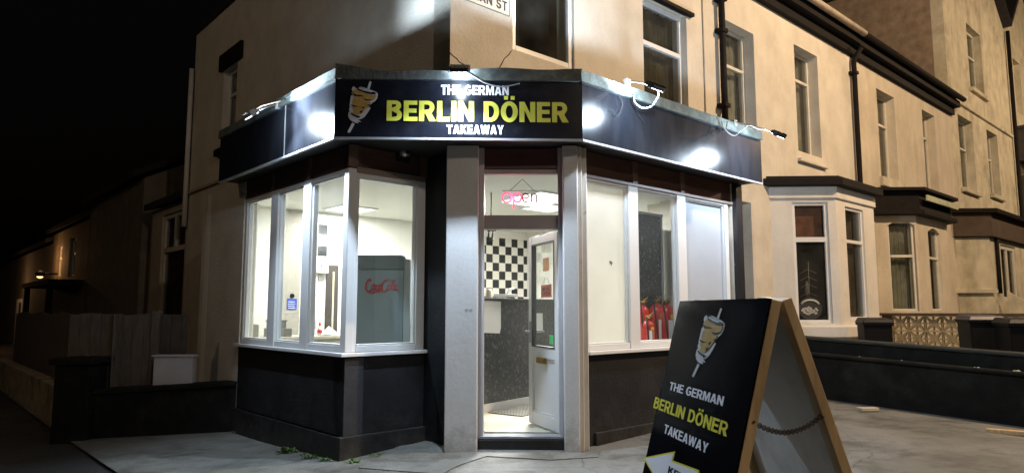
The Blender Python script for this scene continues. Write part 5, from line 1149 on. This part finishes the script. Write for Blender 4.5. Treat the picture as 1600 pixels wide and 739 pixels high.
# pierced block wall further along
bwA0 = UR.p(s_AB-.1, 0, 0); 
def pxs(F, px, py=500): return F.hit(px, py)[0]
PB = Fr(UR.p(s_AB+.25, 0, 0), nR)
pb0, pb1 = pxs(PB, 1393), pxs(PB, 1640); pzt = PB.hit(1440, 489)[1]; print('pierced', pb0, pb1, pzt)
blk = .29; 
t = thing('pierced_block_wall', 'ochre pierced block garden wall with leaf pattern between the bins', 'wall', PB.p(pb0, 0))
m = MB(); nrow = 4; 
ncol = int((pb1-pb0)/blk)+1
def screenblock(m, a, b, s, c0=-.09, c1=0):
    e = s*.05
    m.box(PB, a+.004, a+s-.004, b+.004, b+e, c0, c1); m.box(PB, a+.004, a+s-.004, b+s-e, b+s-.004, c0, c1); m.box(PB, a+.004, a+e, b+e, b+s-e, c0, c1-.001); m.box(PB, a+s-e, a+s-.004, b+e, b+s-e, c0, c1-.001)
    cx, cy = a+s/2, b+s/2
    for sx, sy in ((1,1),(1,-1),(-1,1),(-1,-1)):
        for (k1, k2) in ((.12, .46), ):
            m.prism(PB, [(cx, cy), (cx+sx*s*.20, cy+sy*s*.04), (cx+sx*s*.45, cy+sy*s*.45), (cx+sx*s*.40, cy+sy*s*.45), (cx+sx*s*.02, cy+sy*s*.16)], c0+.01, c1-.004)
    m.prism(PB, [(cx-s*.47, cy-.012), (cx+s*.47, cy-.012), (cx+s*.47, cy+.012), (cx-s*.47, cy+.012)], c0+.01, c1-.006)
    m.prism(PB, [(cx-.011, cy-s*.47), (cx+.011, cy-s*.47), (cx+.011, cy+s*.47), (cx-.011, cy+s*.47)], c0+.012, c1-.008)
for i in range(ncol):
    for j in range(nrow): screenblock(m, pb0+i*blk, pzt-.05-(j+1)*blk, blk)
obj('blocks', m, mat('ochre_block', (.30, .25, .15), .85, var=.2, bump=.3), t)
m = MB(); m.box(PB, pxs(PB, 1375), pb0+ncol*blk, pzt-.05, pzt, -.14, .05); m.box(PB, pxs(PB, 1378), pb0-.003, -.2, pzt-.05, -.1, .01); obj('coping', m, mat('dark_brown_coping', (.07, .045, .03), .7, var=.3, bump=.3), t, bevel=.01)
def wheelie(px0, px1, pyt, Y, label, lidm, num=None, turn=None):
    q = atY(px0, pyt, Y); F = Fr((q.x, q.y, 0), turn or (1, -.25, 0)); w = F.hit(px1, pyt)[0]; zt_ = q.z; z0 = -.05; dp_ = w*1.05
    t = thing('wheelie_bin', label, 'bin', F.p(w/2, z0, -dp_/2), 'wheelie bins in the front gardens')
    m = MB(); k = .1*w
    m.hexa([F.p(k,z0+.08,-k*.5),F.p(w-k,z0+.08,-k*.5),F.p(w-k,z0+.08,-dp_+k),F.p(k,z0+.08,-dp_+k),F.p(.02,zt_-.1,0),F.p(w-.02,zt_-.1,0),F.p(w-.02,zt_-.1,-dp_),F.p(.02,zt_-.1,-dp_)])
    m.box(F, 0, w, zt_-.12, zt_-.08, -dp_-.01, .02); obj('body', m, BINB, t, bevel=.012)
    m = MB(); m.hexa([F.p(-.01,zt_-.08,.03),F.p(w+.01,zt_-.08,.03),F.p(w+.01,zt_-.08,-dp_-.02),F.p(-.01,zt_-.08,-dp_-.02),F.p(.03,zt_-.02,-.01),F.p(w-.03,zt_-.02,-.01),F.p(w-.03,zt_,-dp_+.02),F.p(.03,zt_,-dp_+.02)]); obj('lid', m, lidm, t, bevel=.012)
    m = MB(); m.tube([F.p(.03, zt_-.1, -dp_-.05), F.p(w-.03, zt_-.1, -dp_-.05)], .015, 8); obj('handle', m, BLKPL, t)
    for s_ in (.03, w-.08):
        m = MB(); m.lathe(F.p(s_, z0+.1, -dp_+.05), [(.1, 0), (.1, .05)], 16, axis=F.u); obj('wheel', m, BLKPL, t)
    if num: text('number', num, F, w*.15, w*.62, zt_-.42, zt_-.22, -.03+.02, WHT, t, bold=.03)
    return t
BINB = mat('bin_body', (.007, .007, .008), .6, spec=.15)
BINL = mat('bin_lid_black', (.014, .014, .016), .5, spec=.25, var=.2); BINP = mat('bin_lid_purple_grey', (.045, .043, .06), .45, var=.2)
wheelie(1347, 1396, 496, 10.6, 'black wheelie bin beside the white bay window', BINL)
wheelie(1512, 1571, 491, 9.6, 'wheelie bin with a purplish lid in front of the pierced wall', BINP)
wheelie(1574, 1640, 496, 8.9, 'wheelie bin with a white house number on its front', BINL, '11')

# ================================================================== LEFT SIDE
# rear extension with window
exE = Fr(UL.o, UL.u); a_e0 = UL.hit(233, 420)[0]; zex = UL.hit(288, 312)[1]
wex = (UL.hit(250, 420)[0], UL.hit(287, 420)[0], .35, zex-.18)
ex = thing('kitchen_extension', 'low rear extension of the corner building with a tall window', 'building', UL.p(a_e0, 0))
m = MB(); m.wall(UL, a_e0, ul_corner-.001, -.4, zex, [wex], th=.25); m.box(Fr(UL.p(a_e0, 0, -.0), dR), .0, 3.0, -.4, zex, -.0, .1); obj('wall', m, TANREND, ex)
window(ex, UL, *wex, rec=.05, fw_=.09, trans=wex[3]-.75, fm=UPVCOLD, curtain=CURTD)
m = MB(); m.box(UL, (wex[0]+wex[1])/2-.05, (wex[0]+wex[1])/2+.05, wex[3]-.72, wex[3]-.05, -.1, -.035); obj('mullion', m, UPVCOLD, ex)
m = MB(); m.hexa([UL.p(a_e0-.1, zex, .15), UL.p(ul_corner, zex, .15), UL.p(ul_corner, zex+1.0, -3), UL.p(a_e0-.1, zex+1.0, -3), UL.p(a_e0-.1, zex+.14, .15), UL.p(ul_corner, zex+.14, .15), UL.p(ul_corner, zex+1.14, -3), UL.p(a_e0-.1, zex+1.14, -3)]); obj('roof', m, SLATE, ex)
# little ledge line that runs from the extension roof to the fascia
m = MB(); z1_ = UL.hit(340, 287)[1]; m.box(UL, ul_corner, UL.hit(372, 280)[0], z1_, z1_+.05, 0, .05); obj('render_ledge', m, TANREND, cb)
# low dark wall from the shop to the pillar, along nL
se = SL.p(sl_end, 0, 0); pw = Fr(PILC - nL*0.0, -nL)
LWf = Fr(V((PILC.x, PILC.y, 0)), (se-V((PILC.x, PILC.y, 0))))
lwl = (V((se.x, se.y, 0))-V((PILC.x, PILC.y, 0))).length
z1_ = LWf.hit(200, 612)[1]; print('leftwall', z1_, lwl, PILC)
m = MB(); n = 10
slopebox(m, LWf, .2, lwl+.0, -.7, -.7, z1_-.03, z1_+.06, -.22, 0); slopebox(m, LWf, .2, lwl, z1_-.03, z1_+.061, z1_+.03, z1_+.12, -.25, .03)
o = obj('boundary_wall', m, BLACKP, bevel=.015); tag(o, 'low dark rough boundary wall between the shop and the pillar', 'wall')
t = thing('gate_pillar', 'short dark masonry pillar at the end of the boundary wall', 'pillar', PILC)
pzt_ = LWf.hit(115, 562, .1)[1]
m = MB(); m.box(LWf, -.22, .19, -.8, pzt_-.06, -.3, .1); obj('shaft', m, BLACKP, t, bevel=.02)
m = MB(); m.box(LWf, -.27, .24, pzt_-.06, pzt_+.02, -.35, .15); obj('cap', m, BLACKP, t, bevel=.02)
# street side wall running away to the left, lit by the far lamp
SW = Fr(PILC + nL*.02 - dL*0, -dL); SWo = Fr(V((PILC.x, PILC.y, 0)), -dL)
m = MB(); zl_ = SWo.hit(60, 592)[1]; m.box(SWo, -9, -.3, -.9, zl_, -.2, 0); o = obj('street_wall', m, mat('pale_worn_wall', (.36, .31, .22), .85, var=.3, bump=.6, col2=(.12, .10, .08), c2scale=2, c2lo=.45, c2hi=.7)); tag(o, 'low worn pale wall running away along the left street', 'wall')
# board fence above the boundary wall
FN = Fr(LWf.p(0, 0, -.35), LWf.u); f0 = FN.hit(108, 520)[0]; f1 = FN.hit(238, 520)[0]; fz1 = FN.hit(170, 491)[1]
t = thing('board_fence', 'weathered vertical board fence behind the dark boundary wall', 'fence', FN.p(f0, 0))
m = MB(); x = f0; random.seed(9)
while x < f1: w = .13; m.box(FN, x, min(x+w-.006, f1), z1_-.2, fz1+random.uniform(-.015, .015), -.02+random.uniform(0, .006), .0+random.uniform(0, .006)); x += w
obj('boards', m, FENCEW, t)
m = MB(); m.box(FN, f0, f1, z1_+.1, z1_+.17, -.06, -.022); m.box(FN, f0, f1, fz1-.2, fz1-.13, -.06, -.022); obj('rails', m, FENCEW, t)
m = MB(); m.box(FN, f1, f1+.09, -.3, fz1+.04, -.06, .04); obj('post', m, FENCEW, t)
f2 = FN.hit(291, 520)[0]; m = MB(); x = f1+.1
t = thing('panel_fence', 'darker lower fence panel under the extension window', 'fence', FN.p(f1, 0))
while x < f2: m.box(FN, x, min(x+.12, f2), z1_-.1, fz1-.0, -.03, -.01+random.uniform(0, .004)); x += .127
obj('boards', m, mat('dark_fence', (.07, .06, .05), .9, var=.3, scale=6), t)
m = MB(); m.box(FN, f1+.1, f2, fz1-.12, fz1-.05, -.06, -.03); obj('rail', m, FENCEW, t)
a, b = LWf.hit(269, 585, -.3); a0_ = LWf.hit(239, 585, -.12)[0]; a1_ = LWf.hit(300, 585, -.12)[0]; zt_ = LWf.hit(269, 557, -.12)[1]
m = MB(); m.box(LWf, a0_, a1_, z1_+.04, zt_, -.24, -.12); m.box(LWf, a0_-.02, a1_+.02, zt_, zt_+.02, -.25, -.1); o = obj('meter_box', m, mat('meter_white', (.50, .50, .52), .5, var=.06), bevel=.006); tag(o, 'flat white meter box on the dark boundary wall', 'meter box')
# second fence going away left
m = MB(); F_ = Fr(V((PILC.x, PILC.y, 0)) - nL*.35, -dL); x = -9; zf = F_.hit(60, 492)[1] if True else 0
while x < -.1: m.box(F_, x, x+.124, -.5, fz1+.02*math.sin(x*3), -.02, 0); x += .13
o = obj('board_fence', m, FENCEW); tag(o, 'dark board fence going off down the left street', 'fence')
# houses down the left street
GL = 'dark houses down the left street'
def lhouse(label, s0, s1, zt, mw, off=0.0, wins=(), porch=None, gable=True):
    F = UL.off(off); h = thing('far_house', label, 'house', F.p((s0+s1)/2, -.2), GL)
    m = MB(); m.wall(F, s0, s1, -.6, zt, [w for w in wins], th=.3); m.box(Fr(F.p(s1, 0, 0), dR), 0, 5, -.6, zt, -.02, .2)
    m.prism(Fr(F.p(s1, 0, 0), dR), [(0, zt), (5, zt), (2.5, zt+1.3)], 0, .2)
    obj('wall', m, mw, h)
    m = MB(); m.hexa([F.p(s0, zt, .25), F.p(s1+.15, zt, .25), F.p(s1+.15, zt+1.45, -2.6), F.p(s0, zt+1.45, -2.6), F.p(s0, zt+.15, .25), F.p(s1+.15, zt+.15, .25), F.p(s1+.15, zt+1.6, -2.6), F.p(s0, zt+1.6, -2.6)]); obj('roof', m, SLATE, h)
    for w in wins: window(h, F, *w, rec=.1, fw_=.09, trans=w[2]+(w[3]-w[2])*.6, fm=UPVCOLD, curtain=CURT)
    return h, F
g1 = UL.hit(137, 400)[0]; zg = UL.hit(180, 302)[1]
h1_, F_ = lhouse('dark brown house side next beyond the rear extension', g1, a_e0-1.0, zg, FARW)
lw0, lw1 = UL.hit(82, 400)[0], g1-.02
zr = UL.hit(105, 358)[1]
wA = (UL.hit(108, 400)[0], UL.hit(118, 400)[0], UL.hit(112, 432)[1], UL.hit(112, 372)[1]); wB = (UL.hit(89, 400)[0], UL.hit(97, 400)[0], UL.hit(92, 432)[1], UL.hit(92, 385)[1])
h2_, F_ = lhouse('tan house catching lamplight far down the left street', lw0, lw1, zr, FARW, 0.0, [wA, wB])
m = MB(); pz_ = UL.hit(95, 445)[1]; m.box(UL, lw0+.5, lw1-.3, pz_-.1, pz_+.05, 0, .9); m.box(UL, lw0+.8, lw0+1.0, -.6, pz_-.1, .7, .85); m.box(UL, lw1-.8, lw1-.6, -.6, pz_-.1, .7, .85); obj('porch', m, GUTTER, h2_)
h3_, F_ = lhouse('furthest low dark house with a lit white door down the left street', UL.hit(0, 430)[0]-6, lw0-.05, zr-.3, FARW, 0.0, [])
a, b = UL.hit(35, 480); m = MB(); m.box(UL, a-.9, a+.9, -.5, b+.35, 0, .12); m.box(UL, a+.1, a+.6, -.3, b+.2, .12, .14, 1); obj('door', m, [UPVC, DARKIN], h3_)
# wall lamp on the tan house
q = UL.p(*UL.hit(90, 428), .5); t = thing('wall_lamp', 'small wall lamp glowing on the far tan house', 'lamp', q)
m = MB(); m.tube([q - UL.n*.5, q], .03, 8); m.lathe(q-V((0,0,.1)), [(.12, 0), (.14, .12), (.05, .2)], 12); obj('bracket', m, GUTTER, t)
m = MB(); m.lathe(q-V((0,0,.16)), [(.03, 0), (.09, .03), (.09, .06)], 12); obj('bulb', m, mat('warm_bulb', (.9, .7, .4), .4, emis=(1, .6, .25), estr=3), t)
light('wall_lamp_light', q + V((0, 0, .45)) , 26, (1, .5, .2), 'POINT', .08, None, t)
light('wall_lamp_light', UL.p(*UL.hit(42, 440), 1.2), 22, (1, .55, .25), 'POINT', .1, None, t)

# ================================================================== A-BOARD
ab_ang = R(-8.4); ax = V((math.sin(ab_ang), math.cos(ab_ang), 0))      # hinge line, near to far
YA = 2.35
N0 = atY(1203, 465.5, YA); 
hl = V((-ax.y, ax.x, 0)).normalized()
if hl.x > 0: hl = -hl
tf, tb_ = R(14.3), R(18.2)
vd = V((0, 0, -1))*math.cos(tf) + hl*math.sin(tf)
BFp = Fr(N0, -ax, -vd)          # front panel: u far->near, v up the slope, n outward; origin at near top corner
if BFp.n.dot(hl) < 0: print('!! front flipped')
wbd = -BFp.hit(1063, 466)[0]; print('board w', wbd, 'bottom right', BFp.hit(1134, 739))
gnd = gz(N0.x, N0.y); Hf = (N0.z-gnd)/math.cos(tf)
t = thing('sandwich_board', 'wooden framed black sandwich board with gold kebab print and arrow', 'sandwich board', V((N0.x, N0.y, gnd)) + ax*wbd/2)
AB = t
pn = MB(); pn.box(BFp, -wbd, 0, -Hf+.12, 0, -.008, 0); ob = obj('front_panel', pn, mat('gloss_black_board', (.006, .006, .008), .1, var=.25, scale=3, col2=(.012, .012, .012), c2scale=7, c2lo=.55, c2hi=.8, spec=.1), t)
m = MB(); 
for a in (-.05, -wbd): m.box(BFp, a, a+.05, -Hf, -.001, -.045, -.0085)
m.box(BFp, -wbd+.05, -.05, -.06, -.002, -.044, -.009); m.box(BFp, -wbd+.05, -.05, -Hf+.14, -Hf+.2, -.044, -.009); obj('front_frame', m, WOOD, t, bevel=.003)
vb = V((0, 0, -1))*math.cos(tb_) - hl*math.sin(tb_)
N1 = N0 - hl*.075; Hb = (N1.z-gnd)/math.cos(tb_)
BR = Fr(N1, ax, -vb)            # rear leaf: n points away from the camera side
if BR.n.dot(hl) > 0: print('!! rear flip')
m = MB()
for a in (0, wbd-.05): m.box(BR, a, a+.05, -Hb, -.0, -.03, .006)
m.box(BR, .05, wbd-.05, -.05, -.002, -.03, .005); obj('rear_frame', m, WOOD, t, bevel=.003)
m = MB(); m.box(BR, .05, wbd-.05, -Hb*.62, -Hb*.62+.05, -.028, .004); obj('rear_shelf_rail', m, WHITEPAINT, t, bevel=.003)
m = MB(); m.box(BR, .02, wbd-.02, -Hb+.12, -.003, .0065, .014); obj('rear_panel', m, mat('grey_board_back', (.60, .61, .60), .5, .1, var=.1, scale=5, col2=(.45, .46, .46), c2scale=3), t)
m = MB()
for a in (.12, wbd-.12): m.tube([N0 - hl*.02 + ax*a - V((0,0,.004)), N0 - hl*.07 + ax*a - V((0,0,.004))], .008, 8)
obj('hinge', m, STEEL, t)
# chain
ca = BFp.p(-.012, *([BFp.hit(1168, 655, -.03)[1]]), -.03); cz = BR.hit(1285, 648, -.02)[1]; cb_ = BR.p(.012, cz, -.03)
m = MB(); nL_ = 34; pts = []
for i in range(nL_+1): s_ = i/nL_; pts.append(ca.lerp(cb_, s_) - V((0, 0, .045*4*s_*(1-s_))) )
for i in range(nL_):
    a_, b_ = pts[i], pts[i+1]; d_ = (b_-a_).normalized(); side = d_.cross(V((0,1,0))).normalized() if i % 2 else V((0,1,0)).cross(d_).cross(d_).normalized()
    mid_ = (a_+b_)/2; L_ = (b_-a_).length*.78; W_ = .0075
    m.tube([mid_ + d_*L_*math.cos(R(k*45)) + side*W_*math.sin(R(k*45)) for k in range(8)], .0026, 5, closed=True)
m.tube([ca, ca - hl*.0+V((0,-.02,0))], .004, 6); m.tube([cb_, cb_ + V((0,-.02,0))], .004, 6)
obj('chain', m, mat('chain_steel', (.13, .11, .09), .35, .5, var=.3), t)
# printing on the board
def bh(px, py): return BFp.hit(px, py)
def rowrect(xl, yl_, xr, yr, hpx_l):
    a0, b0 = bh(xl, yl_); a1, b1 = bh(xr, yr); return a0, a1, (b0+b1)/2, bh(xl, yl_-hpx_l)[1]
def btext(s_, bl, br, tl, m_, bold):
    a0, b0 = bh(*bl); a1, b1 = bh(*br); _, bt = bh(*tl)
    b0 = (b0+b1)/2; text('lettering', s_, BFp, a0, a1, b0, bt, .0008, m_, AB, bold=bold, depth=.0008, upto=.74 if 'Ö' in s_ else None)
print('rows', bh(1045, 610), bh(1131, 630), bh(1020, 641), bh(1136, 676), bh(1037, 680), bh(1106, 702))
btext('THE GERMAN', (1045, 611), (1130, 631), (1046, 595.5), WHT, .03)
btext('BERLIN DÖNER', (1020, 641), (1137, 676), (1026, 620), YELB, .03)
btext('TAKEAWAY', (1036, 680), (1106, 703), (1041, 662.5), WHT, .03)
# kebab print, same drawing, measured on the board
ka0, kb1 = bh(1081, 588); kt = bh(1127, 481)
def kfn(x, y):
    X = 1127.5 - 44.5*(y/95) + (x-(33.5-.34*y))*.84; Y = 480.5 + (589-480.5)*y/95.5
    return bh(X, Y)
kebab(BFp, kfn, AB, .0008)
m = MB()
arrow = [(1005, 714), (1055, 705), (1051, 719), (1100, 738), (1150, 757), (1146, 800), (1096, 780), (1048, 762), (1043, 776)]
m.prism(BFp, [bh(x, y) for x, y in [(1005.5, 714.5), (1055.5, 704.5), (1052, 719), (1093, 734), (1093, 775), (1046, 760), (1040, 775)]], .0008, .0014); obj('arrow_edge', m, YELB, AB)
m = MB(); m.prism(BFp, [bh(x, y) for x, y in [(1009, 716), (1053, 708), (1049.5, 721), (1091, 736.5), (1091, 771), (1045, 757), (1038, 769)]], .0014, .002); obj('arrow', m, WHT, AB)
k0, kb0 = bh(1044, 738); k1, kb1_ = bh(1089, 757); ktop = bh(1047, 726)[1]
text('lettering', 'KEBAB', BFp, k0, k1+.0, (kb0+kb1_)/2-.01, ktop-.004, .002, BLK, AB, bold=.04, depth=.0006)

for k_ in ('gloss_black_board', 'white_letter', 'yellow_letter', 'gold_print', 'light_grey_print', 'black_print'):
    MATS[k_].node_tree.nodes['Principled BSDF'].inputs['IOR'].default_value = 1.12
# ================================================================== WEEDS
def weed(px, py, n, r, label, seed):
    random.seed(seed); z = -.08
    for _ in range(6): q = atZ(px, py, z); z = gz(q.x, q.y)
    m = MB(); q.z = z
    for i in range(n):
        th = random.uniform(0, 6.28); L_ = random.uniform(.4, 1)*r; e = random.uniform(.3, 1.1); o_ = q + V((random.uniform(-r, r)*.9, random.uniform(-.02, .02), 0)) + dL*random.uniform(-.3, .3)*r
        d = V((math.cos(th)*math.cos(e), math.sin(th)*math.cos(e), math.sin(e))); s_ = d.cross(V((0, 0, 1))).normalized()*L_*.22
        tip = o_ + d*L_; md = o_ + d*L_*.55 + V((0, 0, .01))
        m.quad([o_, md - s_, tip - V((0, 0, L_*.15)), md + s_])
    o = obj('weed', m, mat('weed_green', (.10, .17, .05), .7, var=.5, scale=20), recalc=False); tag(o, label, 'weed', 'weeds along the foot of the bay wall')
weed(450, 707, 60, .09, 'largest weed tuft by the left foot of the bay wall', 1)
weed(484, 716, 26, .07, 'thin weed tuft trailing between the large tuft and the corner', 2)
weed(508, 720, 30, .06, 'weed tuft just left of the bay corner', 3)
weed(553, 722, 40, .06, 'yellowish round weed tuft just right of the bay corner', 4)
weed(586, 713, 18, .045, 'tiny weed tuft furthest right under the bay', 5)
weed(368, 676, 16, .05, 'tiny weed tuft at the far left end of the shop wall', 6)

# ================================================================== STREET LIGHTING
def lamppost(x, y, h, label, power, col, toward):
    z = gz(x, y); t = thing('street_lamp', label, 'street lamp', V((x, y, z)), 'street lamps')
    m = MB(); m.tube([V((x, y, z)), V((x, y, z+1))], .09, 12); m.tube([V((x, y, z+1)), V((x, y, h))], .06, 12, r2=.04); d = V((toward[0]-x, toward[1]-y, 0)).normalized(); m.tube([V((x, y, h)), V((x, y, h+.1))+d*.5, V((x, y, h+.15))+d*1.0], .035, 8); obj('pole', m, GUTTER, t)
    hp = V((x, y, h+.15))+d*1.2; F = Fr(hp, d); m = MB(); m.box(F, -.3, .3, 0, .1, -.12, .12); obj('lamp_head', m, GUTTER, t, bevel=.02)
    m = MB(); m.box(F, -.25, .25, -.02, -.001, -.1, .1); obj('lens', m, mat('sodium_lens', (.9, .8, .6), .4, emis=(1, .6, .28), estr=20), t)
    light('street_lamp_light', hp - V((0, 0, .1)), power, col, 'POINT', .12, None, t)
q = UR.p(7.4, 0, 9.0)
lamppost(q.x, q.y, 9.5, 'tall street lamp across the road from the terrace', P_STREET, WARM, (UR.p(7.4, 0, 0).x, UR.p(7.4, 0, 0).y))
q = UR.p(23, 0, 9.0)
lamppost(q.x, q.y, 9.0, 'tall street lamp further along the terrace road', P_STREET5, WARM, (UR.p(23, 0, 0).x, UR.p(23, 0, 0).y))
q = UL.p(-5.5, 0, 8.5)
lamppost(q.x, q.y, 7.0, 'tall street lamp on the left street', P_STREET3, WARM, (-2, 10))
lamppost(6.0, -7, 7.5, 'tall fill lamp added behind the viewer to brighten the foreground', P_FILL, (1.0, .80, .62), (3, 0))  # added lamp, out of view, to light the sandwich board and foreground
